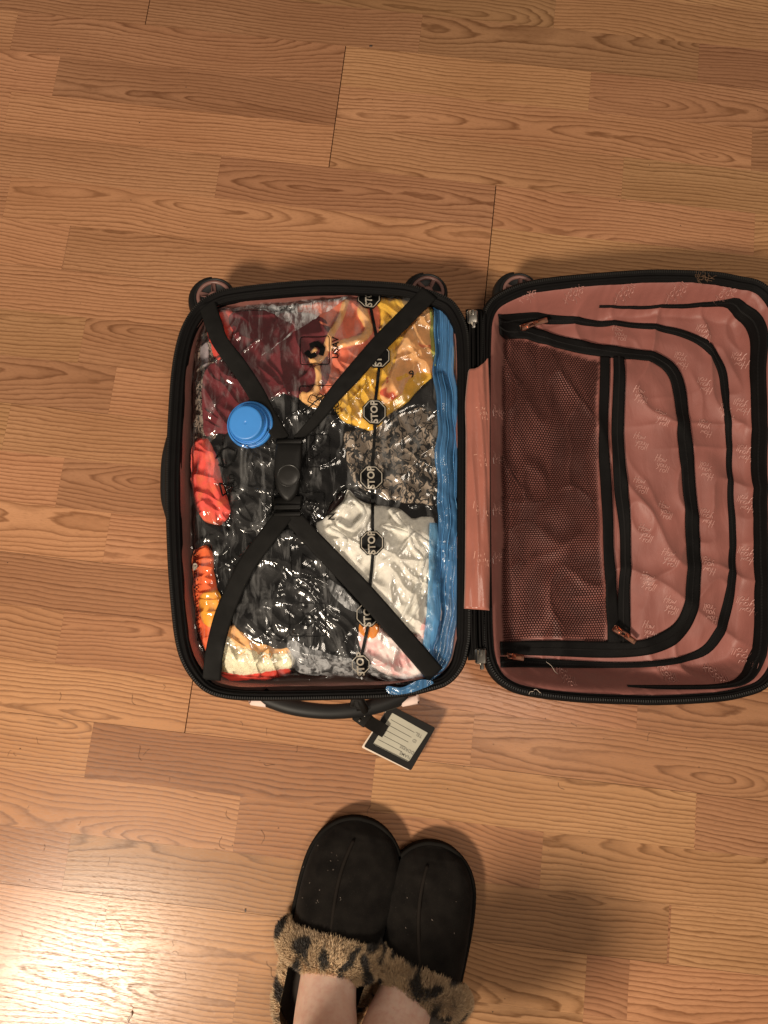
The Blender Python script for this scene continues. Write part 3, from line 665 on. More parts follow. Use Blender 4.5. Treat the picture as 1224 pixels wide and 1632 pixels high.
garment('salmon_dress', 'salmon orange garment with apricot trim at top of the bag', 'clothing', [(470, 500), (500, 484), (560, 474), (600, 470), (606, 520), (590, 570), (545, 620), (500, 640), (480, 600), (520, 540)], M_salmon, 1.2, .0035, (22, 26), .5, 9, gath=.9)
garment('burgundy_shirt', 'burgundy shirt crumpled in the upper left of the bag', 'clothing', [(366, 507), (400, 497), (440, 500), (480, 502), (515, 510), (530, 530), (522, 565), (528, 600), (510, 630), (480, 638), (445, 636), (422, 655), (395, 688), (352, 694), (326, 690), (324, 620), (330, 590), (345, 580), (358, 570), (372, 545)], M_burg, 2.4, .0042, (19, 15), -.5, 11)
def ropes(name, label, paths, mt, layer=4, wd=12, group=None):
    """soft cloth bands lying on the pile"""
    mb = MB()
    top = np.max(np.array(WRAP), 0); top = np.where(top < 0, base-.004, top); zf = samp(GX, GY, blur(top, 3))
    for pts in paths:
        P = catmull(np.c_[UP([p[:2] for p in pts], .1), [(p[2] if len(p) > 2 else wd)*PXM for p in pts]], 60, False)
        ribbon(mb, P[:, :2], P[:, 2], lambda x, y, i: zf(x, y)+.0008*pn(x*150, y*150, 3), .0012, crown=.0022, n=8, zoff=-.001)
    c = np.mean(np.array(mb.V), 0); o = mb.build(name, mt); o.data.transform(Matrix.Translation(-Vector(c))); o.location = tuple(map(float, c))
    tag(o, label, 'clothing', group)
    # raise the wrap above it
    S_ = np.full(GX.shape, -1.0)
    for v in np.array(mb.V):
        i = int(round((v[1]-GY[0, 0])/cell)); j = int(round((v[0]-GX[0, 0])/cell))
        S_[max(i-1, 0):i+2, max(j-1, 0):j+2] = np.maximum(S_[max(i-1, 0):i+2, max(j-1, 0):j+2], v[2])
    WRAP.append(np.minimum(S_, .115)); return o
garment('yellow_shirt', 'yellow cotton shirt at the top right of the bag beside the blue seal', 'clothing', [(600, 478), (622, 468), (650, 467), (668, 480), (690, 500), (692, 560), (690, 605), (672, 620), (650, 645), (625, 662), (600, 690), (560, 682), (540, 668), (530, 648), (560, 610), (590, 575), (606, 525)], M_yel, 2.6, .0045, (16, 24), .7, 13, rid=.6, gath=.6)
garment('peach_cloth', 'peach and yellow cloth folded on the yellow shirt', 'clothing', [(640, 548), (668, 505), (684, 500), (688, 560), (688, 598), (668, 600), (655, 612), (632, 640), (612, 650), (606, 630), (625, 590)], M_peach, 4.2, .0035, (22, 30), .9, 15, rid=.7, gath=.2)
garment('lime_cloth', 'narrow lime green edge of cloth beside the blue seal', 'clothing', [(682, 500), (694, 506), (696, 560), (693, 590), (685, 560)], M_green, 4.6, .001, (40, 30), .2, 16, edge=.004)
ropes('apricot_drawstring', 'apricot drawstring and neckline looped over burgundy and salmon cloth', [[(552, 478, 11), (543, 510, 11), (528, 540, 12), (517, 568, 13), (503, 580, 14), (497, 570, 9), (505, 560, 8)], [(506, 588, 10), (509, 606, 10), (503, 628, 14), (488, 640, 18)], [(522, 560, 12), (550, 552, 14), (575, 545, 16), (588, 528, 14), (578, 500, 18), (582, 478, 10)], [(480, 632, 12), (500, 642, 22), (524, 640, 14)]], M_band)
garment('lace_top', 'black lace over tan cloth right of the buckle', 'clothing', [(548, 700), (565, 690), (590, 690), (612, 668), (655, 650), (685, 648), (698, 680), (700, 740), (698, 800), (660, 805), (625, 800), (600, 790), (572, 780), (556, 750)], M_lace, 2.2, .0022, (18, 22), .5, 17, rid=.4)
garment('black_strap_top', 'black garment edge crossing between yellow shirt and lace', 'clothing', [(600, 692), (628, 664), (655, 640), (680, 612), (698, 605), (702, 640), (700, 665), (672, 655), (640, 664), (612, 684)], M_blk2, 3.6, .0015, (30, 20), .8, 18, edge=.005)
garment('white_shirt', 'white gathered shirt lower right of the buckle', 'clothing', [(548, 800), (556, 782), (572, 800), (600, 808), (632, 812), (655, 828), (676, 826), (692, 830), (694, 880), (690, 940), (688, 985), (672, 1010), (640, 1005), (610, 985), (570, 940), (530, 890), (505, 842), (520, 828)], M_white, 3.0, .0042, (20, 14), .35, 19, rid=.65, gath=-.5)
ropes('white_ribbon_ties', 'off-white ribbon ties and ruffles lying on the white shirt', [[(622, 815, 8), (640, 840, 10), (672, 862, 9), (690, 880, 8)], [(610, 842, 7), (648, 852, 8), (684, 868, 8)], [(690, 900, 8), (672, 950, 9), (650, 990, 7)], [(676, 890, 7), (660, 940, 7), (640, 985, 6)], [(540, 818, 8), (560, 800, 9), (580, 820, 8), (560, 845, 8), (540, 835, 8)], [(525, 845, 8), (550, 862, 9), (545, 880, 8)], [(650, 838, 6), (655, 870, 7), (672, 890, 6)]], M_white2)
garment('charcoal_jacket', 'glossy charcoal jacket with crumpled folds in the lower middle', 'clothing', [(378, 905), (400, 870), (440, 850), (475, 850), (510, 880), (555, 940), (590, 985), (585, 1040), (560, 1062), (500, 1050), (455, 1040), (420, 1028), (380, 1000), (365, 960)], M_blk2, 3.2, .0050, (26, 18), -.4, 23, rid=.6)
garment('charcoal_sleeve', 'dark sleeve bunched left of the buckle above the coral cloth', 'clothing', [(360, 700), (400, 690), (436, 720), (440, 790), (430, 830), (400, 850), (372, 830), (368, 770)], M_blk2, 3.0, .0050, (28, 22), .2, 25, rid=.6)
garment('coral_cloth', 'coral red cloth on the left edge level with the buckle', 'clothing', [(304, 705), (330, 700), (342, 715), (352, 745), (360, 780), (370, 815), (352, 838), (330, 835), (312, 812), (303, 770)], M_coral, 3.2, .0035, (26, 20), .1, 27, rid=.6, gath=.2)
garment('black_cord_top', 'small black crumpled cloth between coral and orange cloths at left', 'clothing', [(312, 815), (332, 830), (355, 840), (372, 850), (362, 880), (345, 885), (335, 870), (312, 878), (306, 850)], M_blk2, 3.5, .003, (40, 34), .1, 28)
garment('orange_printed_shirt', 'orange red shirt with black lettering along the lower left wall', 'clothing', [(305, 880), (325, 868), (342, 882), (345, 920), (352, 960), (350, 1010), (336, 1050), (322, 1032), (310, 990), (304, 930)], M_or, 3.4, .003, (26, 18), .1, 29, rid=.6)
garment('amber_cloth', 'amber yellow cloth beside the strap at lower left', 'clothing', [(316, 956), (330, 944), (348, 942), (356, 958), (350, 990), (336, 1000), (322, 988)], M_orY, 5.2, .003, (40, 34), .5, 31, edge=.005)
garment('orange_cuff', 'pale orange cuff above the cream towel', 'clothing', [(360, 1000), (385, 998), (410, 1010), (440, 1030), (462, 1028), (465, 1050), (420, 1052), (370, 1040)], M_peach, 2.6, .002, (26, 34), .5, 32)
garment('red_hem', 'thin red hem along the bottom edge of the cream towel', 'clothing', [(345, 1062), (400, 1072), (455, 1062), (462, 1074), (420, 1084), (360, 1084)], M_red, 2.0, .001, (26, 34), .5, 34, edge=.005)
garment('cream_towel', 'cream terry towel in the bottom left corner of the bag', 'clothing', [(334, 1030), (362, 1012), (385, 1026), (430, 1038), (466, 1040), (468, 1062), (440, 1068), (390, 1076), (350, 1070), (332, 1062)], M_terry, 3.4, .0018, (20, 20), .5, 33, rid=.3, fine=.0009)
garment('pink_white_cloth', 'pink and white printed cloth in the bottom right corner of the bag', 'clothing', [(572, 998), (595, 990), (620, 1010), (650, 1020), (672, 1000), (690, 985), (692, 1040), (688, 1072), (660, 1085), (622, 1078), (590, 1062), (570, 1060)], M_pinkw, 3.0, .0035, (30, 24), .5, 35, rid=.6, gath=.4)
garment('pink_lace_edge', 'pink and white lace edging between white shirt and blue seal', 'clothing', [(688, 940), (700, 930), (702, 1000), (690, 1030), (668, 1010), (676, 975)], M_pinkw, 4.0, .0015, (50, 50), .5, 36, edge=.005, fine=.0006)
garment('amber_disc', 'round amber cloth patch near the bottom stop sign', 'clothing', [(574, 992), (586, 986), (600, 992), (604, 1006), (596, 1018), (582, 1016), (572, 1006)], M_orb, 5.2, .001, (40, 34), .5, 37, edge=.004)
garment('yellow_black_sleeve', 'yellow sleeve with black edge squeezed between blue seal and hinge', 'clothing', [(722, 545), (730, 560), (738, 640), (742, 705), (736, 722), (728, 690), (722, 620)], M_band, 2.2, .002, (40, 20), 0, 38, edge=.004)
garment('navy_black_cloth', 'black and blue cloth squeezed beside the seal below the yellow sleeve', 'clothing', [(726, 650), (735, 665), (740, 700), (738, 780), (732, 850), (724, 850), (722, 700)], cloth('navy_black', (.02, .05, .12), .5, (.01, .01, .01), 50, .5, .04), 1.6, .002, (40, 20), 0, 39, edge=.004)
garment('pink_beige_cloth', 'pinkish beige cloth squeezed right of the seal near the bottom', 'clothing', [(722, 880), (732, 890), (736, 930), (730, 990), (722, 1040), (712, 1050), (712, 960)], cloth('pink_beige', (.42, .22, .18), .7), 1.8, .002, (40, 20), 0, 40, edge=.004)

top = np.max(np.array(WRAP), 0); top = np.where(top < 0, base-.006, top)
tb = blur(top, 2)
tb = np.maximum(blur(tb, 4), tb*.6+blur(tb, 7)*.4)
# tension creases of the vacuumed film: long thin ridges in a few directions, small crumples everywhere
def crease(rot, fx_, fy_, seed, sharp, amp, dens=.0):
    c, s = math.cos(rot), math.sin(rot); x = GX*c+GY*s; y = -GX*s+GY*c
    x = x+.006*pn(GX*30, GY*30, seed+2); g = smooth01((pn(GX*9, GY*9, seed+4)+.25+dens)/.5)
    return amp*ridged(x*fx_, y*fy_, seed, sharp)*g
film = tb+.0011+crease(.3, 26, 5, 101, 2.0, .0034)+crease(1.2, 24, 6, 107, 2.0, .0032)+crease(-.7, 30, 6, 113, 1.9, .0028)+crease(.8, 48, 9, 117, 1.9, .0020, .15)+.0006*fbm(GX*30, GY*30, 131, 2)
film += crease(-1.45, 50, 7, 141, 1.8, .0024)*np.exp(-((BSD-.012)/.02)**2)
film = np.minimum(blur(film, 1), .1215)
ed = smooth01(BSD/.006); film = film*ed+(.083)*(1-ed)
bag = thing('vacuum_storage_bag', 'clear vacuum storage bag with blue zip seal packed full of clothes in the left half', 'storage bag', U(500, 780, .07))
def film_mat():
    m, nt, b = newmat('clear_plastic_film'); nt.nodes.remove(b); out = nt.nodes['Material Output']; p = geo(nt)
    n1 = noise(nt, mapv(nt, p, (1, .35, 1), rot=(0, 0, -.5)), 60, 1, .35, .9); n2 = noise(nt, mapv(nt, p, (1, .28, 1), rot=(0, 0, .6)), 80, 1, .35, .7)
    bm = N(nt, 'ShaderNodeBump'); bm.inputs['Strength'].default_value = .38; bm.inputs['Distance'].default_value = .0045
    nt.links.new(math_(nt, 'ADD', n1, math_(nt, 'MULTIPLY', n2, .7)), bm.inputs['Height'])
    tr = N(nt, 'ShaderNodeBsdfTransparent'); tr.inputs[0].default_value = (.99, .99, .99, 1)
    gl = N(nt, 'ShaderNodeBsdfGlossy'); gl.inputs['Roughness'].default_value = .13; nt.links.new(bm.outputs[0], gl.inputs['Normal'])
    fr = N(nt, 'ShaderNodeFresnel'); fr.inputs['IOR'].default_value = 1.5
    df = N(nt, 'ShaderNodeBsdfDiffuse'); df.inputs[0].default_value = (.8, .8, .8, 1)
    m1 = N(nt, 'ShaderNodeMixShader'); nt.links.new(ramp(nt, noise(nt, mapv(nt, p, (1, .3, 1), rot=(0, 0, .4)), 48, 4, .6, 1.4), [(.50, (.004,)*3), (.66, (.11,)*3), (.74, (.03,)*3)]), m1.inputs[0]); nt.links.new(tr.outputs[0], m1.inputs[1]); nt.links.new(df.outputs[0], m1.inputs[2])  # streaky white diffuse painted into the film as broad milky reflections
    m2 = N(nt, 'ShaderNodeMixShader'); nt.links.new(math_(nt, 'MULTIPLY', fr.outputs[0], 1.5, True), m2.inputs[0]); nt.links.new(m1.outputs[0], m2.inputs[1]); nt.links.new(gl.outputs[0], m2.inputs[2])
    nt.links.new(m2.outputs[0], out.inputs[0]); return m
FILM = film_mat()
patch('plastic_film', GX, GY, film, BSD, FILM, bag)
fz = samp(GX, GY, film); fzb = samp(GX, GY, np.maximum(blur(film, 5), film-.0006))
# loose milky plastic folds at top and bottom of the bag
def milky(name, fac, col=(.75, .76, .78)):
    m, nt, b = newmat(name); nt.nodes.remove(b); out = nt.nodes['Material Output']; p = geo(nt)
    n1 = noise(nt, mapv(nt, p, (1, .35, 1), rot=(0, 0, 1.0)), 130, 4, .6, .8)
    bm = N(nt, 'ShaderNodeBump'); bm.inputs['Strength'].default_value = .7; bm.inputs['Distance'].default_value = .003; nt.links.new(n1, bm.inputs['Height'])
    tr = N(nt, 'ShaderNodeBsdfTransparent'); pr = N(nt, 'ShaderNodeBsdfPrincipled'); pr.inputs['Base Color'].default_value = col+(1,); pr.inputs['Roughness'].default_value = .16; nt.links.new(bm.outputs[0], pr.inputs['Normal'])
    mx = N(nt, 'ShaderNodeMixShader'); nt.links.new(math_(nt, 'MULTIPLY', ramp(nt, n1, [(.42, (.10,)*3), (.62, (1,)*3)]), fac), mx.inputs[0]); nt.links.new(tr.outputs[0], mx.inputs[1]); nt.links.new(pr.outputs[0], mx.inputs[2]); nt.links.new(mx.outputs[0], out.inputs[0]); return m
MILK = milky('milky_plastic_fold', .5)
for i, (poly) in enumerate(([(345, 482), (430, 472), (500, 472), (530, 482), (480, 500), (450, 506), (400, 498), (352, 496)], [(440, 505), (500, 480), (560, 474), (540, 490), (500, 515), (440, 560), (420, 572), (470, 530)], [(462, 1020), (500, 1035), (560, 1050), (575, 1075), (520, 1078), (470, 1068)], [(590, 1060), (650, 1075), (660, 1090), (630, 1090), (595, 1078)], [(525, 925), (548, 940), (572, 965), (575, 978), (545, 965), (528, 945)])):
    P = Pg(poly, .1); sd = sdist(GX, GY, P)+.0015*fbm(GX*60, GY*60, 200+i, 3)
    patch('plastic_fold', GX, GY, film+.0012+.0022*ridged(GX*40+GY*30, GY*25, 210+i, 1.2), sd, MILK, bag)
# blue zip seal: translucent band with lengthwise ribs
def blue_mat(name, col, fac):
    m, nt, b = newmat(name); out = nt.nodes['Material Output']; p = geo(nt)
    n1 = noise(nt, mapv(nt, p, (1, .12, 1), rot=(0, 0, -.02)), 260, 4, .6, .3)
    nt.links.new(ramp(nt, n1, [(.3, tuple(c*.7 for c in col)), (.7, tuple(min(1, c*1.35) for c in col))]), b.inputs['Base Color']); b.inputs['Roughness'].default_value = .12; b.inputs['Specular IOR Level'].default_value = .9
    bump(nt, b, n1, .45, .002)
    tr = N(nt, 'ShaderNodeBsdfTransparent'); tr.inputs[0].default_value = (.6, .8, 1, 1); mx = N(nt, 'ShaderNodeMixShader'); nt.links.new(math_(nt, 'MULTIPLY', ramp(nt, noise(nt, mapv(nt, p, (1, .2, 1)), 45, 3), [(.35, (.75,)*3), (.65, (1.3,)*3)]), fac, True), mx.inputs[0])
    nt.links.new(tr.outputs[0], mx.inputs[1]); nt.links.new(b.outputs[0], mx.inputs[2]); nt.links.new(mx.outputs[0], out.inputs[0]); return m
BLUE = blue_mat('blue_seal_plastic', (.075, .22, .45), .58); BLUE2 = blue_mat('clear_blue_plastic', (.14, .38, .66), .5)
SL = [(704, 482, 30), (708, 560, 33), (712, 640, 36), (715, 720, 38), (717, 800, 40), (716, 880, 38), (712, 950, 38), (704, 1020, 38), (694, 1060, 30), (684, 1082, 14)]
P = catmull(np.c_[UP([p[:2] for p in SL], .103), [p[2]*PXM for p in SL]], 150, False)
P[:, 0] += .0014*np.sin(np.arange(150)*.16)+.0010*np.sin(np.arange(150)*.37); P[:, 2] *= 1+.07*np.sin(np.arange(150)*.23)
zseal = lambda x, y, i=0: np.maximum(fzb(x, y), .097)
mb = MB(); ribbon(mb, P[:, :2], P[:, 2], lambda x, y, i: zseal(x, y)+.0007*np.sin(np.linspace(0, 7*math.pi, len(x)))+.0011*pn(x*30, y*22, 8), .0012, n=22, zoff=.0006); seal = mb.build('zip_seal', BLUE, bag)
T = np.gradient(P[:, :2], axis=0); T /= np.linalg.norm(T, axis=1)[:, None]; Nn = np.stack([-T[:, 1], T[:, 0]], 1)
for off_ in (-.28, -.05, .25):
    Q = P[:, :2]+Nn*(P[:, 2]*off_)[:, None]; zz = zseal(Q[:, 0], Q[:, 1])+.0030; mb = MB(); mb.tube(np.c_[Q, zz-.0010][2:-2], .0005, 6); mb.build('seal_rib', BLUE2, seal)
SL2 = [(690, 835, 12), (692, 880, 18), (692, 930, 20), (690, 985, 22), (682, 1030, 16), (680, 1060, 10)]
P2_ = catmull(np.c_[UP([p[:2] for p in SL2], .103), [p[2]*PXM for p in SL2]], 60, False); mb = MB(); ribbon(mb, P2_[:, :2], P2_[:, 2], zseal, .001, n=8, zoff=.0016); mb.build('clear_seal_strip', BLUE2, bag)
pf = Pg([(616, 1092), (640, 1094), (668, 1082), (690, 1086), (672, 1096), (645, 1104), (620, 1104)], .1); mb = MB()
sdx = sdist(GX, GY, pf); patch('seal_corner', GX, GY, np.maximum(film, .1150)+.001+.002*ridged(GX*60, GY*60, 77, 1), np.where(GX > -1, sdx, -1), BLUE, bag)
# printing on the film
INK = simple('black_ink', (.004, .004, .004), .4, spec=.15); INKW = simple('pale_ink', (.38, .34, .28), .4)
fzp = samp(GX, GY, np.maximum(blur(film, 2), film))
def line_on(mb, pts, wd, lift=.0008, closed=False):
    P = UP(pts, .102); 
    if closed: P = np.vstack([P, P[:1]])
    L = np.concatenate([[0], np.cumsum(np.linalg.norm(np.diff(P, axis=0), axis=1))]); n = max(3, int(L[-1]/.0015)); s = np.linspace(0, L[-1], n); P = np.stack([np.interp(s, L, P[:, k]) for k in (0, 1)], 1)
    T = np.gradient(P, axis=0); T /= np.linalg.norm(T, axis=1)[:, None]+1e-9; Q = np.stack([-T[:, 1], T[:, 0]], 1)*wd/2; A_ = P+Q; B_ = P-Q
    z = np.maximum(fzp(A_[:, 0], A_[:, 1]), fzp(B_[:, 0], B_[:, 1]))+lift
    mb.add([(a[0], a[1], c) for a, c in zip(A_, z)]+[(a[0], a[1], c) for a, c in zip(B_, z)], [(i, i+1, n+i+1, n+i) for i in range(n-1)])
def rrect(cx, cy, hw, hh, r, rot=0):
    P = []
    for sx, sy, a0 in ((1, 1, 0), (-1, 1, 90), (-1, -1, 180), (1, -1, 270)):
        for a in (0, 30, 60, 90):
            g = math.radians(a0+a); P.append((sx*(hw-r)+r*math.cos(g), sy*(hh-r)+r*math.sin(g)))
    c, s = math.cos(rot), math.sin(rot); return [(cx+x*c-y*s, cy+x*s+y*c) for x, y in P]
def text_on(parent, name, txt, x, y, deg, size, mt, zf, lift, z=.102, bold=0.0, spacing=1.0, shear=0.0, ext=0):
    c = bpy.data.curves.new('t', 'FONT'); c.body = txt; c.size = 1; c.align_x = 'CENTER'; c.align_y = 'CENTER'; c.offset = bold; c.space_character = spacing; c.shear = shear; c.resolution_u = 3
    o = bpy.data.objects.new('t', c); S.collection.objects.link(o); bpy.context.view_layer.update()
    me = bpy.data.meshes.new_from_object(o.evaluated_get(bpy.context.evaluated_depsgraph_get())); bpy.data.objects.remove(o)
    import bmesh
    bm = bmesh.new(); bm.from_mesh(me); bmesh.ops.triangulate(bm, faces=bm.faces); bmesh.ops.subdivide_edges(bm, edges=[e for e in bm.edges if e.calc_length() > .18], cuts=2); bmesh.ops.triangulate(bm, faces=bm.faces)
    p = U(x, y, z); g = math.radians(deg); co, si = math.cos(g), math.sin(g)
    X = np.array([v.co.x*size for v in bm.verts]); Y = np.array([v.co.y*size for v in bm.verts]); WX = p[0]+X*co-Y*si; WY = p[1]+X*si+Y*co; Z_ = zf(WX, WY)+lift
    V = list(zip(WX, WY, Z_)); bm.verts.index_update(); Fc = [[v.index for v in f.verts] for f in bm.faces]; bm.free()
    return mk(name, V, Fc, mt, parent, smooth=False)
STOPS = [(588, 476), (603, 574), (597, 662), (592, 764), (593, 868), (586, 980), (575, 1059)]
mb = MB()
for a, b_ in zip(STOPS, STOPS[1:]): line_on(mb, [(a[0]+2, a[1]+12), (b_[0]+1, b_[1]-12)], .0036, .0006)
mb.build('printed_line', INK, bag)
for i, (x, y) in enumerate(STOPS):
    R8 = 20.5 if i < 6 else 17; oc = [(x+R8*math.cos(math.radians(22.5+45*k)), y+R8*math.sin(math.radians(22.5+45*k))*1.02) for k in range(8)]
    P = UP(oc, .102); sd = sdist(GX, GY, P); o = patch('stop_sign_print', GX, GY, fzp(GX, GY)+.0012, sd, INK, bag)
    m2 = MB(); oc2 = [(x+(R8-2.6)*math.cos(math.radians(22.5+45*k)), y+(R8-2.6)*math.sin(math.radians(22.5+45*k))*1.02) for k in range(8)]; line_on(m2, oc2, .0009, .0020, True); m2.build('sign_border', INKW, o)
    text_on(o, 'sign_lettering', 'STOP', x, y, 92, .0112, INKW, fzp, .0021, bold=.03, spacing=1.02)
def picto(cx, cy, hw, hh, kind, rot=0.0):
    m2 = MB(); line_on(m2, rrect(cx, cy, hw, hh, 4, rot), .0010, .0012, True)
    if kind == 0:
        line_on(m2, [(cx-8, cy-8), (cx+4, cy-12), (cx+13, cy-4), (cx+10, cy+8)], .006, .0013); line_on(m2, [(cx-14, cy), (cx-6, cy+10), (cx+2, cy+6)], .006, .0013)
    elif kind == 1:
        line_on(m2, rrect(cx-2, cy+2, 10, 6, 2, .5), .0012, .0013, True); line_on(m2, [(cx-20, cy+18), (cx+24, cy-14)], .0014, .0013); line_on(m2, rrect(cx+6, cy-3, 4, 5, 2, .5), .0010, .0013, True)
    elif kind == 2:
        line_on(m2, [(cx-10, cy-12), (cx+8, cy), (cx-10, cy+12)], .0012, .0013, True)
    else:
        line_on(m2, rrect(cx, cy, 9, 9, 8), .0016, .0013, True); line_on(m2, [(cx-8, cy-12), (cx+2, cy+12)], .0014, .0013); line_on(m2, rrect(cx+2, cy-4, 4, 4, 3), .0014, .0013, True)
    m2.build('pictogram_print', INK, bag)
picto(503, 564, 23, 22, 0); picto(505, 642, 27, 22, 1, .05); picto(508, 722, 18, 26, 2); picto(498, 808, 20, 22, 3); picto(494, 896, 27, 26, 2, -.05); picto(492, 988, 28, 26, 3)
m2 = MB(); line_on(m2, [(346, 733), (352, 720), (366, 716), (378, 722), (374, 738)], .002, .0012); line_on(m2, [(352, 722), (358, 745)], .002, .0012); line_on(m2, [(352, 772), (370, 776), (357, 792)], .0018, .0012, True); line_on(m2, [(350, 742), (362, 748), (372, 742)], .002, .0012); m2.build('recycling_mark', INK, bag)
text_on(bag, 'printed_lettering', 'USAV', 536, 560, 90, .011, INK, fzp, .0014, bold=.02); text_on(bag, 'printed_lettering', 'HO', 537, 655, 90, .010, INK, fzp, .0014, bold=.02)
text_on(bag, 'printed_lettering', 'N', 530, 826, 90, .011, INK, fzp, .0014, bold=.02); text_on(bag, 'printed_lettering', 'JCLD', 372, 772, 90, .010, INK, fzp, .0014, bold=.02)
text_on(bag, 'printed_lettering', 'SOUND \u2022 W \u2022 SLOTS \u2022 DIC', 310, 950, -86, .0085, INK, fzp, .0012, bold=.01); text_on(bag, 'printed_lettering', 'e', 311, 902, -70, .016, INKW, fzp, .0012, bold=.03)
text_on(bag, 'printed_lettering', '9', 656, 602, 20, .012, INK, fzp, .0012, bold=.01)
# valve with blue cap
VB = simple('blue_plastic', (.045, .24, .66), .38, var=.04, bs=.1, spec=.5)
vc = U(396, 676, .1195); tl = Matrix.Rotation(math.radians(-9), 3, 'Y') @ Matrix.Rotation(math.radians(7), 3, 'X'); Rv = np.array(tl)
vv_ = thing('valve', 'round blue screw cap valve on the vacuum bag left of the strap', 'valve cap', vc)
mb = MB(); mb.lathe(vc, [(.010, -.012), (.0262, -.010), (.0275, -.008), (.0275, -.0045), (.0262, -.0030), (.0238, -.0026)], 56, Rv); mb.build('valve_flange', VB, vv_)
mb = MB(); mb.lathe(vc, [(.0232, -.004), (.0235, .0005), (.0228, .0020), (.0215, .0022), (.0213, .0010), (.0203, .0018), (.0196, .0092), (.0190, .0102), (.0180, .0105), (.0172, .0106), (.0165, .0106), (.0022, .0106), (.0020, .0106), (.0014, .0100), (.0003, .0100)], 56, Rv); cap = mb.build('valve_cap', VB, vv_)
mb = MB(); mb.lathe(vc+Rv@np.array([0, 0, .0]), [(.0250, -.003), (.0252, -.0018), (.0246, -.0012)], 56, Rv); mb.F = mb.F[:-2]; mb.build('cap_groove', VB, vv_)
vv_['label'] = 'round blue cap valve on the vacuum bag left of the strap'
pvb = Pg([(362, 690), (420, 700), (442, 730), (420, 750), (385, 735), (365, 715)], .1)
# straps and buckle (parts of the suitcase)
def strap(pts, name='luggage_strap', lift=.0022):
    P = catmull(np.c_[UP([p[:2] for p in pts], .106), [p[2]*PXM for p in pts]], 70, False)
    zm = fzb(P[:, 0], P[:, 1]); k = 6; zs = np.array([zm[max(0, i-k):i+k+1].max() for i in range(len(zm))]); kk = np.ones(13)/13; zs = np.convolve(np.pad(zs, 6, mode='edge'), kk, 'valid')
    e = np.linspace(0, 1, len(zs)); tw = .0015*np.sin(e*5)
    mb = MB(); ribbon(mb, P[:, :2], P[:, 2], lambda x, y, i: zs[i]+tw[i]*np.linspace(-1, 1, len(x))+np.maximum(0, fz(x, y)-zs[i])*.5, .0014, zoff=lift, n=8, crown=.0006)
    return mb.build(name, BLACKW, suit)
strap([(330, 484, 27), (344, 524, 27), (354, 550, 26), (383, 589, 27), (408, 627, 27), (430, 668, 26), (452, 704, 24)])
strap([(684, 470, 29), (650, 506, 29), (608, 550, 29), (565, 600, 27), (532, 637, 22), (505, 672, 16), (474, 704, 12)])
strap([(458, 818, 27), (425, 862, 27), (392, 908, 27), (360, 976, 27), (345, 1035, 26), (337, 1084, 26)])
strap([(462, 818, 27), (492, 853, 27), (535, 898, 28), (580, 945, 29), (655, 1030, 29), (694, 1075, 29)])
bz = float(fzb(*U(461, 760, .11)[:2]))+.0035
bc = U(461, 760, bz)
def BP(x, y, z=0): return U(x, y, bz+z)
mb = MB()
body = catmull(UP([(441, 712), (446, 708), (478, 708), (482, 714), (481, 745), (478, 775), (471, 793), (461, 801), (450, 794), (441, 776), (438, 745)], bz), 60)
Vb = []; nb = len(body); cen = body.mean(0)
for (sc1, zz) in ((1.0, 0), (1.0, .004), (.96, .0065), (.86, .0078), (.6, .0084)):
    for p in body: c = cen+(p-cen)*sc1; Vb.append((c[0], c[1], bz+zz))
buck = mk('side_release_buckle', Vb, [(j*nb+i, j*nb+(i+1) % nb, (j+1)*nb+(i+1) % nb, (j+1)*nb+i) for j in range(4) for i in range(nb)]+[tuple(4*nb+i for i in range(nb))], BLACKP, suit)
mb = MB(); mb.box(BP(461, 704, .003), (.0155, .0035, .0035), None, .0015); mb.box(BP(461, 712, .002), (.0150, .0020, .0030), None, .001); mb.build('strap_bar', BLACKP, buck)
mb = MB(); mb.box(BP(458, 801, .0012), (.0165, .0085, .0028), None, .0018); mb.box(BP(458, 806, .0045), (.0150, .0018, .0016), None, .0008); mb.box(BP(458, 819, .003), (.0160, .0032, .0035), None, .0015); mb.build('buckle_socket', BLACKP, buck)
mb = MB(); mb.lathe(BP(460, 758, .0080), [(.0118, 0), (.0128, .0012), (.0128, .0014), (.0120, .0006), (.0116, .0005), (.0100, .0011), (.004, .0014)], 48); mb.build('release_button', simple('button_plastic', (.014, .013, .012), .35), buck)
# ------------------------------------------------------------------ luggage tag
tg = thing('luggage_tag', 'black framed luggage tag with pale address card hanging from the suitcase handle', 'luggage tag', U(637, 1176, 0))
TC = [(622, 1124), (694, 1160), (655, 1228), (580, 1190)]
TBLK = simple('black_tag_rubber', (.010, .009, .008), .6, bs=.2, spec=.15)
def quad(pts, z, r=2.5):
    P = []
    n = len(pts)
    for i in range(n):
        p = np.array(pts[i], float); a = np.array(pts[i-1], float); b = np.array(pts[(i+1) % n], float)
        da = (a-p)/np.linalg.norm(a-p); db = (b-p)/np.linalg.norm(b-p)
        for t in np.linspace(0, 1, 5): P.append(((p+da*r)*(1-t)**2+p*2*t*(1-t)+(p+db*r)*t*t))
    return UP(P, z)
zt = .030
def ring(outer, inner, z0, z1):
    n = len(outer); V = [(p[0], p[1], z1) for p in outer]+[(p[0], p[1], z1) for p in inner]+[(p[0], p[1], z0) for p in outer]+[(p[0], p[1], z0) for p in inner]
    Fc = []
    for i in range(n):
        j = (i+1) % n; Fc += [(i, j, n+j, n+i), (i, 2*n+i, 2*n+j, j), (n+i, n+j, 3*n+j, 3*n+i)]
    return V, Fc
c4 = np.array(TC, float); mid = c4.mean(0)
inner = [(625, 1136), (682, 1168), (651, 1215), (594, 1186)]
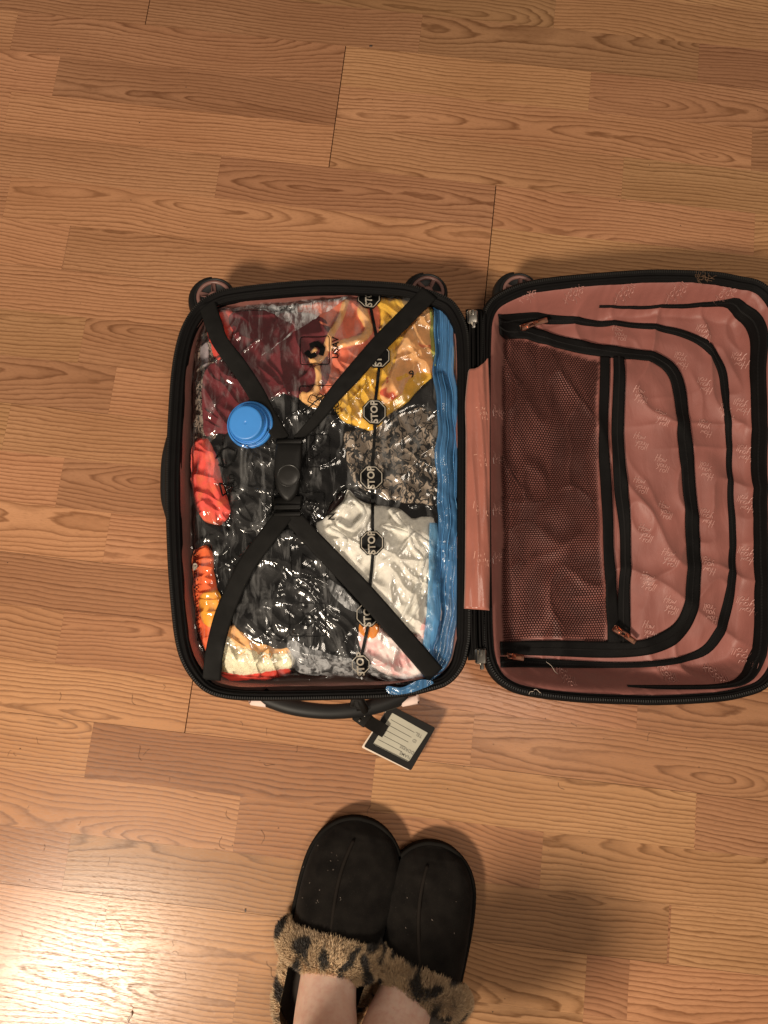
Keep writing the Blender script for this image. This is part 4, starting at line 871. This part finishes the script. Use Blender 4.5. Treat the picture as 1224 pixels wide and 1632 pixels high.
V, Fc = ring(quad(TC, zt+.002, 3), quad(inner, zt+.002, 1.5), zt-.001, zt+.0025); mk('tag_frame', V, Fc, TBLK, tg, smooth=False)
mb = MB(); mb.prism(quad([(619, 1126), (690, 1162), (652, 1228), (576, 1191)], zt-.002, 3), zt-.004, zt-.0012); mb.build('back_plate', simple('cream_plastic', (.75, .62, .50), .4), tg, smooth=False)
mb = MB(); mb.prism(quad([(622, 1131), (687, 1167), (653, 1221), (588, 1188)], zt, 1), zt-.0010, zt+.0004); card = mb.build('address_card', simple('grey_card', (.40, .38, .30), .45, var=.06), tg, smooth=False)
GI = simple('grey_ink', (.18, .17, .14), .6)
def cardpt(a, b):   # a along the ruled lines 0..1, b across 0..1
    p0, p1, p2, p3 = [np.array(p, float) for p in inner]; return tuple((p3*(1-b)+p0*b)*(1-a)+(p2*(1-b)+p1*b)*a)
mb = MB()
for b in (.18, .34, .50, .66, .82):
    a_ = U(*cardpt(.06, b), zt+.0007); b2 = U(*cardpt(.72, b), zt+.0007); mb.tube([a_, b2], .00028, 4)
mb.build('ruled_line', GI, card, smooth=False)
fl = lambda x, y: np.zeros(len(np.atleast_1d(x)))+zt
for b, t_ in ((.82, 'TEL.'), (.62, 'ID'), (.30, 'ADDRESS'), (.13, 'NAME')):
    p = cardpt(.83, b); text_on(card, 'card_lettering', t_, p[0], p[1], 152, .0052, GI, fl, .0009, z=zt, bold=.01)
SP = [(567, 1128, .080), (570, 1118, .084), (576, 1124, .080), (580, 1138, .066), (588, 1150, .050), (604, 1160, .038), (614, 1166, .034)]
P = catmull(np.array([list(U(x, y, z)) for x, y, z in SP]), 40, False); V = []
T = np.gradient(P, axis=0); T /= np.linalg.norm(T, axis=1)[:, None]
for i in range(40):
    s_ = np.cross(T[i], [0, 0, 1.0]); s_ /= np.linalg.norm(s_); wd = .0075 if i > 12 else .0065; nn_ = np.cross(s_, T[i])
    for a, b in ((-1, -1), (1, -1), (1, 1), (-1, 1)): V.append(P[i]+s_*wd*a+nn_*.0011*b)
mk('tag_strap', V, [(i*4+j, i*4+(j+1) % 4, i*4+4+(j+1) % 4, i*4+4+j) for i in range(39) for j in range(4)]+[(3, 2, 1, 0), (156, 157, 158, 159)], TBLK, tg, smooth=False)
mb = MB(); mb.tube([U(x, y, z) for x, y, z in ((563, 1122, .078), (565, 1112, .082), (573, 1114, .083), (582, 1134, .076))], .0040, 8, flat=1.4)
mb.build('strap_loop', TBLK, tg)
Rb = np.array(Matrix.Rotation(math.radians(-35), 3, 'Z')); mb = MB(); mb.box(U(577, 1143, .066), (.0085, .0085, .002), Rb, .001); b1 = mb.build('strap_buckle', TBLK, tg)
mb = MB(); mb.box(U(581, 1140, .069), (.0014, .0014, .001), Rb, .0005); mb.box(U(573, 1148, .069), (.0014, .0014, .001), Rb, .0005); mb.build('buckle_stud', SILVER, b1)

# ------------------------------------------------------------------ slippers
SUEDE, nt, b = newmat('black_suede'); p = geo(nt)
sp1 = ramp(nt, noise(nt, p, 900, 2, .7), [(.68, (0, 0, 0)), (.74, (1, 1, 1))]); nap = noise(nt, p, 60, 4)
c = ramp(nt, nap, [(.3, (.0065, .0055, .005)), (.7, (.013, .011, .0095))]); nt.links.new(mixc(nt, math_(nt, 'MULTIPLY', sp1, .25), c, (.16, .14, .12)), b.inputs['Base Color'])
b.inputs['Roughness'].default_value = .9; b.inputs['Sheen Weight'].default_value = .02; b.inputs['Sheen Roughness'].default_value = .5; b.inputs['Specular IOR Level'].default_value = .06; bump(nt, b, noise(nt, p, 1200, 3), .5, .0008)
SOLE = simple('black_rubber_sole', (.009, .008, .007), .8, spec=.06)
FUR, nt, b = newmat('leopard_fur'); at = N(nt, 'ShaderNodeAttribute', attribute_name='furcol'); nt.links.new(at.outputs['Color'], b.inputs['Base Color']); b.inputs['Roughness'].default_value = .6; b.inputs['Sheen Weight'].default_value = .2
def leopard(u, v, seed):
    """dark rosettes on tan; true hair colour"""
    base_ = np.array([.47, .325, .185]); gold = np.array([.62, .44, .26]); dk = np.array([.022, .015, .010]); gr = np.array([.34, .24, .15])
    x = u*38+.35*pn(u*50, v*50, seed); y = v*38+.35*pn(u*50, v*50, seed+3)
    xi = math.floor(x); yi = math.floor(y); best = 9; 
    for a in (-1, 0, 1):
        for c_ in (-1, 0, 1):
            h_ = math.sin((xi+a)*73.17+(yi+c_)*191.3+seed*13.7)*43758.5; rs = [h_ % 1, (h_*7.13) % 1, (h_*13.7) % 1]; dx = x-(xi+a+.2+.6*rs[0]); dy = y-(yi+c_+.2+.6*rs[1]); an = rs[2]*3
            d = math.hypot((dx*math.cos(an)+dy*math.sin(an))/.46, (-dx*math.sin(an)+dy*math.cos(an))/.24); best = min(best, d)
    k = float(smooth01(np.array((1.15-best)/.35))); t = float(np.clip(.5+1.2*pn(u*25, v*25, seed+9), 0, 1)); c_ = base_*(1-t)+gold*t
    if pn(u*12, v*12, seed+21) > .25: c_ = c_*.5+gr*.5
    return c_*(1-k)+dk*k
def slipper(tag_label, toe, heel, w0, seed, collar, slant, group):
    toe = U(*toe, .02)[:2]; heel = U(*heel, .02)[:2]; ax = toe-heel; L = np.linalg.norm(ax); ax /= L; sd_ = np.array([-ax[1], ax[0]])
    root = thing('slipper', tag_label, 'slipper', (*(toe+heel)/2, 0), group)
    # half width along the length, s=0 toe, 1 heel
    kx = np.array([0, .12, .22, .32, .45, .60, .75, .88, 1.0]); ky = np.array([.90, .96, 1.0, 1.02, .99, .92, .85, .82, .80]); xd = np.linspace(0, 1, 401)
    yd = np.convolve(np.pad(np.interp(xd, kx, ky), 25, mode='edge'), np.ones(51)/51, 'valid')
    yd = yd*np.sqrt(np.clip(1-np.clip(1-xd/.27, 0, 1)**2.7, 0, 1))*np.sqrt(np.clip(1-np.clip(1-(1-xd)/.16, 0, 1)**2.2, 0, 1))
    def hw(s): return w0*np.interp(s, xd, yd)
    def cl(s): return toe-ax*L*s
    def hgt(s): return np.interp(s, [0, .02, .06, .14, .28, .45, .6, 1], [.022, .026, .036, .046, .056, .070, .078, .06])
    # sole
    n = 90; S_ = np.r_[0, .5-.5*np.cos(np.linspace(.06, math.pi-.06, n)), 1]; right = [cl(s)+sd_*-hw(s)*1.03 for s in S_]; left = [cl(s)+sd_*hw(s)*1.03 for s in S_[::-1][1:-1]]
    out = np.array(right+left); mb = MB(); m_ = len(out); cen_ = out.mean(0); V = []
    for k, z in ((.97, .0), (1.0, .004), (1.0, .018), (.985, .022), (.93, .0225)): V += [(*(cen_+(p-cen_)*k), z) for p in out]
    mk('sole', V, [(j*m_+i, j*m_+(i+1) % m_, (j+1)*m_+(i+1) % m_, (j+1)*m_+i) for j in range(4) for i in range(m_)]+[tuple(range(m_))[::-1], tuple(4*m_+i for i in range(m_))], SOLE, root)
    # upper: arch sections from toe to the opening, the opening edge slanted
    def surf(s, a, grow=0.0):  # a -1..1 across the arch
        w_ = hw(s)*.97+grow; H_ = hgt(s)-.020+grow; g = a*math.pi/2; e = .72
        x = w_*math.copysign(abs(math.sin(g))**e, g) if a else 0; z = .020+H_*max(math.cos(g), 0)**.85
        p = cl(s)+sd_*x; return np.array([p[0], p[1], z])
    def send(a): return collar+slant*a+.03*abs(a)
    V = []; ns, na = 60, 40
    for i in range(ns):
        for j in range(na+1):
            a = -1+2*j/na; s = .003+(send(a)-.003)*(i/(ns-1))**1.6; p = surf(s, a); p[2] += .0018*math.exp(-((a-.05)/.028)**2)*(s > .08)+.0014*float(fbm(np.array(p[0]*45), np.array(p[1]*45), seed, 3))-.0009*math.exp(-((a-.05-.06)/.03)**2)
            V.append(p)
    Fc = [(i*(na+1)+j, i*(na+1)+j+1, (i+1)*(na+1)+j+1, (i+1)*(na+1)+j) for i in range(ns-1) for j in range(na)]
    Fc.append(tuple(range(na+1)))
    up = mk('upper', V, Fc, SUEDE, root); so = up.modifiers.new('s', 'SOLIDIFY'); so.thickness = .003; so.offset = -1
    # rubber welt running round the toe
    mb = MB(); wl = [np.array([*(cl(s)-sd_*hw(s)*1.0), .023]) for s in .002+.75*np.linspace(1, 0, 60)**2]+[np.array([*(cl(s)+sd_*hw(s)*1.0), .023]) for s in .002+.75*np.linspace(0, 1, 60)[1:]**2]
    mb.tube(wl, .0028, 6); mb.build('welt', SOLE, root)
    # seam stitches
    mb = MB(); pts = [surf(s, .05+.05*math.sin(s*7))+[0, 0, .0006] for s in np.linspace(.09, collar-.02, 40)]; mb.tube(pts, .0021, 8); mb.build('centre_seam', simple('seam_thread', (.017, .014, .012), .95, spec=.04) if 'seam_thread' not in bpy.data.materials else bpy.data.materials['seam_thread'], up)
    # fur collar core and side lining
    V = []; nc, nr = 60, 10; roots = []
    core = []
    for i in range(nc+1):
        a = -1+2*i/nc
        for j in range(nr+1):
            g = j/nr; s = send(a)-.02+.185*g*(1-.30*abs(a)); p = surf(s, a*.985, .004+.010*math.sin(math.pi*min(g*1.1, 1))); 
            if g > .8: p[2] -= (g-.8)*.10*(1-abs(a)**3)
            V.append(p)
    ccol = mk('collar', V, [(i*(nr+1)+j, (i+1)*(nr+1)+j, (i+1)*(nr+1)+j+1, i*(nr+1)+j+1) for i in range(nc) for j in range(nr)], simple('fur_backing', (.16, .11, .06), .9) if 'fur_backing' not in bpy.data.materials else bpy.data.materials['fur_backing'], root)
    Vc = np.array(V).reshape(nc+1, nr+1, 3)
    # back quarter: low fluffy wall along the sides to the heel
    V = []; nq = 70; nv = 6; q0 = send(1)+.02
    path = [(s, 1) for s in np.linspace(q0, .995, nq)]+[(s, -1) for s in np.linspace(.995, send(-1)+.02, nq)]
    for (s, sg) in path:
        for j in range(nv+1):
            g = j/nv; w_ = hw(s)*(.98-.10*g)+.004*math.sin(math.pi*g); p = cl(s)+sd_*sg*w_; V.append((p[0], p[1], .020+.030*g))
    mk('heel_wall', V, [(i*(nv+1)+j, (i+1)*(nv+1)+j, (i+1)*(nv+1)+j+1, i*(nv+1)+j+1) for i in range(len(path)-1) for j in range(nv)], bpy.data.materials['fur_backing'], root)
    Vq = np.array(V).reshape(len(path), nv+1, 3)
    # footbed
    V = [(*(cl(s)+sd_*a*hw(s)*.93), .0235) for s in np.linspace(.35, .985, 30) for a in (-1, -.5, 0, .5, 1)]
    mk('footbed', V, [(i*5+j, i*5+j+1, i*5+5+j+1, i*5+5+j) for i in range(29) for j in range(4)], simple('dark_fleece', (.02, .014, .010), .95) if 'dark_fleece' not in bpy.data.materials else bpy.data.materials['dark_fleece'], root)
    # hairs
    FV = []; FF = []; FC = []
    rs = np.random.RandomState(seed)
    def hairs(G, count, ln):
        n1, n2 = G.shape[:2]
        gi = rs.rand(count)*(n1-1.001); gj = rs.rand(count)*(n2-1.001)
        for a, b_ in zip(gi, gj):
            i, j = int(a), int(b_); fa, fb = a-i, b_-j; p = (G[i, j]*(1-fa)+G[i+1, j]*fa)*(1-fb)+(G[i, j+1]*(1-fa)+G[i+1, j+1]*fa)*fb
            nrm = np.cross(G[i+1, j]-G[i, j], G[i, j+1]-G[i, j]); nrm /= np.linalg.norm(nrm)+1e-9
            if nrm[2] < 0 and abs(nrm[2]) > .2: nrm = -nrm
            ctr = np.array([*cl(.7), .03]); 
            if abs(nrm[2]) <= .2 and nrm@(p-ctr) < 0: nrm = -nrm
            cl1 = float(pn(p[0]*110, p[1]*110, seed+3)); cl2 = float(pn(p[0]*110, p[1]*110, seed+7))
            fwd = np.array([*(ax*.35), 0]); d = nrm*.75+fwd+np.array([cl1*.55, cl2*.55, -.1])+rs.randn(3)*.2; d /= np.linalg.norm(d)
            l_ = ln*(.6+.6*rs.rand()); s_ = np.cross(d, rs.randn(3)); s_ /= np.linalg.norm(s_); w2 = .00040; k0 = len(FV)
            loc = p-np.array([*cl(.5), 0]); col = leopard(float(loc[:2]@sd_), float(loc[:2]@ax), seed)*(.8+.4*rs.rand())
            dr = np.array([0, 0, -.25*l_])
            for t, ww in ((0, 1), (.5, .8)):
                q_ = p+d*l_*t+dr*t*t; FV.append(q_-s_*w2*ww); FV.append(q_+s_*w2*ww)
            FV.append(p+d*l_+dr); FF.append((k0, k0+1, k0+3, k0+2)); FF.append((k0+2, k0+3, k0+4)); FC.extend([(*col, 1)]*5)
    hairs(Vc, 30000, .0068); hairs(Vq[:, 2:], 9000, .0075)
    fo = mk('fur_trim', FV, FF, FUR, ccol, smooth=False, attrs={'furcol': ('FLOAT_COLOR', FC)}); fo['kind'] = 'stuff'
    return root, cl, sd_, ax, L
sl1 = slipper('left black suede slipper with leopard fur collar, nearer the suitcase and toe pointing right', (585, 1306), (492, 1650), .0560, 41, .50, .02, 'pair of worn slippers')
sl2 = slipper('right black suede slipper with leopard fur collar, set slightly further back', (695, 1343), (650, 1690), .0515, 52, .525, -.105, 'pair of worn slippers')

# ------------------------------------------------------------------ person: feet and legs of the one who takes the picture
SKIN, nt, b = newmat('skin'); p = geo(nt)
c = mixc(nt, ramp(nt, noise(nt, p, 160, 4, .65), [(.45, (0,)*3), (.7, (.45,)*3)]), ramp(nt, noise(nt, p, 32, 3), [(.3, (.64, .40, .30)), (.7, (.82, .60, .49))]), (.62, .30, .24)); nt.links.new(c, b.inputs['Base Color']); b.inputs['Roughness'].default_value = .5
b.inputs['Subsurface Weight'].default_value = .15; b.inputs['Subsurface Radius'].default_value = (.01, .004, .002); b.inputs['Subsurface Scale'].default_value = .5; bump(nt, b, noise(nt, p, 700, 3), .12, .0006)
def legpts(sl, anx, any_, side):
    root, cl, sd_, ax, L = sl; a = U(anx, any_, .095)
    ft = lambda s, x, z: np.array([*(cl(s)+sd_*x), z])
    toe = [(ft(.16, 0, .036), .016, .030), (ft(.34, 0, .045), .022, .036), (ft(.50, 0, .060), .028, .036)]
    return toe, a
bm_v = []; bm_e = []; rad = []
pelvis = None
A1 = U(521, 1640, .105); A2 = U(616, 1664, .105); A1 = np.array(A1); A2 = np.array(A2)
bm_v.append((A1+A2)/2+np.array([0, -.10, .22])); rad.append((.045, .05))
for k, (sl, A_) in enumerate(((sl1, A1), (sl2, A2))):
    root, cl, sd_, ax, L = sl; ft = lambda s, x, z: np.array([*(cl(s)+sd_*x), z]); sg = -1 if k == 0 else 1
    knee = A_+np.array([0, -.08, .22])
    ch = [(knee, .050, .054), (knee-[0, 0, .08], .048, .053), (knee*.6+A_*.4, .046, .050), (knee*.3+A_*.7, .038, .041), (A_+[0, -.012, .03], .031, .035), (A_+[0, 0.0, -.022], .031, .040)]
    ch += [(A_*.5+ft(.60, .003, .056)*.5+[0, 0, -.004], .034, .030), (ft(.52, .003 if k == 0 else .006, .047), .034, .020), (ft(.36, 0, .040), .031, .014), (ft(.22, 0, .037), .027, .010)]
    prev = 0; an = None
    for i, (p_, r0, r1) in enumerate(ch):
        bm_v.append(np.array(p_, float)); rad.append((r0, r1)); bm_e.append((prev, len(bm_v)-1)); prev = len(bm_v)-1
        if i == 5: an = prev
    bm_v.append(A_+np.array([*(-ax*.035), -.055])); rad.append((.024, .022)); bm_e.append((an, len(bm_v)-1))
me = bpy.data.meshes.new('body'); me.from_pydata([tuple(map(float, v)) for v in bm_v], bm_e, []); me.materials.append(SKIN)
body_ = bpy.data.objects.new('person', me); S.collection.objects.link(body_)
sk = body_.modifiers.new('skin', 'SKIN'); sk.use_smooth_shade = True
for v, r in zip(me.skin_vertices[0].data, rad): v.radius = r
me.skin_vertices[0].data[0].use_root = True
ss = body_.modifiers.new('sub', 'SUBSURF'); ss.levels = 2; ss.render_levels = 2
tag(body_, 'person standing with bare ankles in black slippers at the bottom of the picture', 'person')

# ------------------------------------------------------------------ hairs and crumbs on the floor
HM = simple('dark_hair', (.05, .03, .02), .5); mb = MB(); rs = np.random.RandomState(5)
def hair(x, y, l, a, cv, z=.0004, r=.00016, mbx=None, zf=None):
    p = U(x, y, z); P = []
    for t in np.linspace(0, 1, 9):
        g = a+cv*t+.5*math.sin(t*5+x); p = p+np.array([math.cos(g), math.sin(g), 0])*l/9; P.append(p+[0, 0, .0003*math.sin(t*9)])
    (mbx or mb).tube(P, r, 4)
for x, y, l, a, cv in ((222, 1185, .022, -1.7, .8), (226, 1204, .012, .2, .9), (420, 1215, .016, -.9, 1.2), (355, 1330, .022, -1.9, 1.2), (362, 1290, .014, -1.5, .5), (415, 1320, .02, -1.3, -.4), (183, 1465, .016, -1.2, .6), (186, 1536, .016, -.7, .3), (152, 1480, .010, 1.2, .5), (425, 1530, .012, -1.1, .2), (210, 1105, .016, -1.4, .5), (70, 1345, .008, -1.5, 0), (95, 1102, .012, -1.6, .2), (585, 1300, .014, 1.0, .4), (430, 1540, .016, -1.2, .3), (1030, 1182, .012, .8, .6), (910, 1150, .01, -1, .4), (890, 1245, .014, -1.3, .6), (470, 1200, .01, .9, .5)): hair(x, y, l, a, cv)
for i in range(24): hair(rs.uniform(0, 450), rs.uniform(1100, 1620), rs.uniform(.004, .012), rs.uniform(-3, 3), rs.uniform(-1.5, 1.5), r=.00012)
o = mb.build('loose_hairs', HM); o['kind'] = 'stuff'; o['label'] = 'fine dark loose hairs scattered over the floor'
mb = MB()
for i in range(90):
    x, y = (rs.uniform(0, 1224), rs.uniform(0, 1632)); p = U(x, y, .0004); s_ = rs.uniform(.0003, .0007); mb.box(p, (s_, s_*.7, s_*.5), None, s_*.2)
p = U(391, 1451, .0005); mb.box(p, (.0008, .0018, .0006), None, .0003); p = U(591, 73, .0006); mb.box(p, (.0022, .0014, .0006), None, .0005)
o = mb.build('floor_crumbs', HM, smooth=False); o['kind'] = 'stuff'; o['label'] = 'tiny dark crumbs scattered over the floor'
lm = simple('pale_lint', (.6, .5, .42), .7); mb = MB()
for k in range(24):
    x, y = (rs.uniform(478, 545), rs.uniform(1345, 1450)) if k < 19 else (rs.uniform(640, 735), rs.uniform(1380, 1500)); z = .0745 if k < 19 else .0735
    hair(x, y, rs.uniform(.0006, .0022), rs.uniform(-3, 3), rs.uniform(-2, 2), z=z-.010*abs(x-(540 if k < 19 else 690))/60, r=.00010, mbx=mb)
o = mb.build('slipper_lint', lm); o['kind'] = 'stuff'; o['label'] = 'pale specks of lint stuck to the black suede of the slippers'
mb = MB()
hair(868, 1052, .022, -1.25, .9, z=.081, r=.00022, mbx=mb); o = mb.build('pale_hair', lm); tag(o, 'single pale hair lying across the lid lining near the lower pull tab', 'hair')
mb = MB(); hair(850, 1101, .010, .4, -1.2, z=.1145, r=.0003, mbx=mb); hair(843, 1108, .008, 1.0, -.6, z=.1145, r=.00025, mbx=mb); o = mb.build('pale_lint', lm); tag(o, 'small curl of pale lint on the lower zipper rim of the lid', 'lint')
mb = MB()
for i in range(26): hair(rs.uniform(1112, 1130), rs.uniform(432, 448), rs.uniform(.005, .012), rs.uniform(-3, 3), rs.uniform(-3, 3), z=.1140+rs.uniform(0, .002), r=.00018, mbx=mb)
o = mb.build('dust_clump', simple('brown_dust', (.16, .09, .05), .9)); tag(o, 'brown clump of dust stuck on the upper zipper rim of the lid', 'dust')
mb = MB(); hair(203, 1632, .014, 1.1, .5, z=.0015, r=.0012, mbx=mb); o = mb.build('thread_scrap', lm); tag(o, 'pale scrap of thread at the bottom left edge of the floor', 'thread')
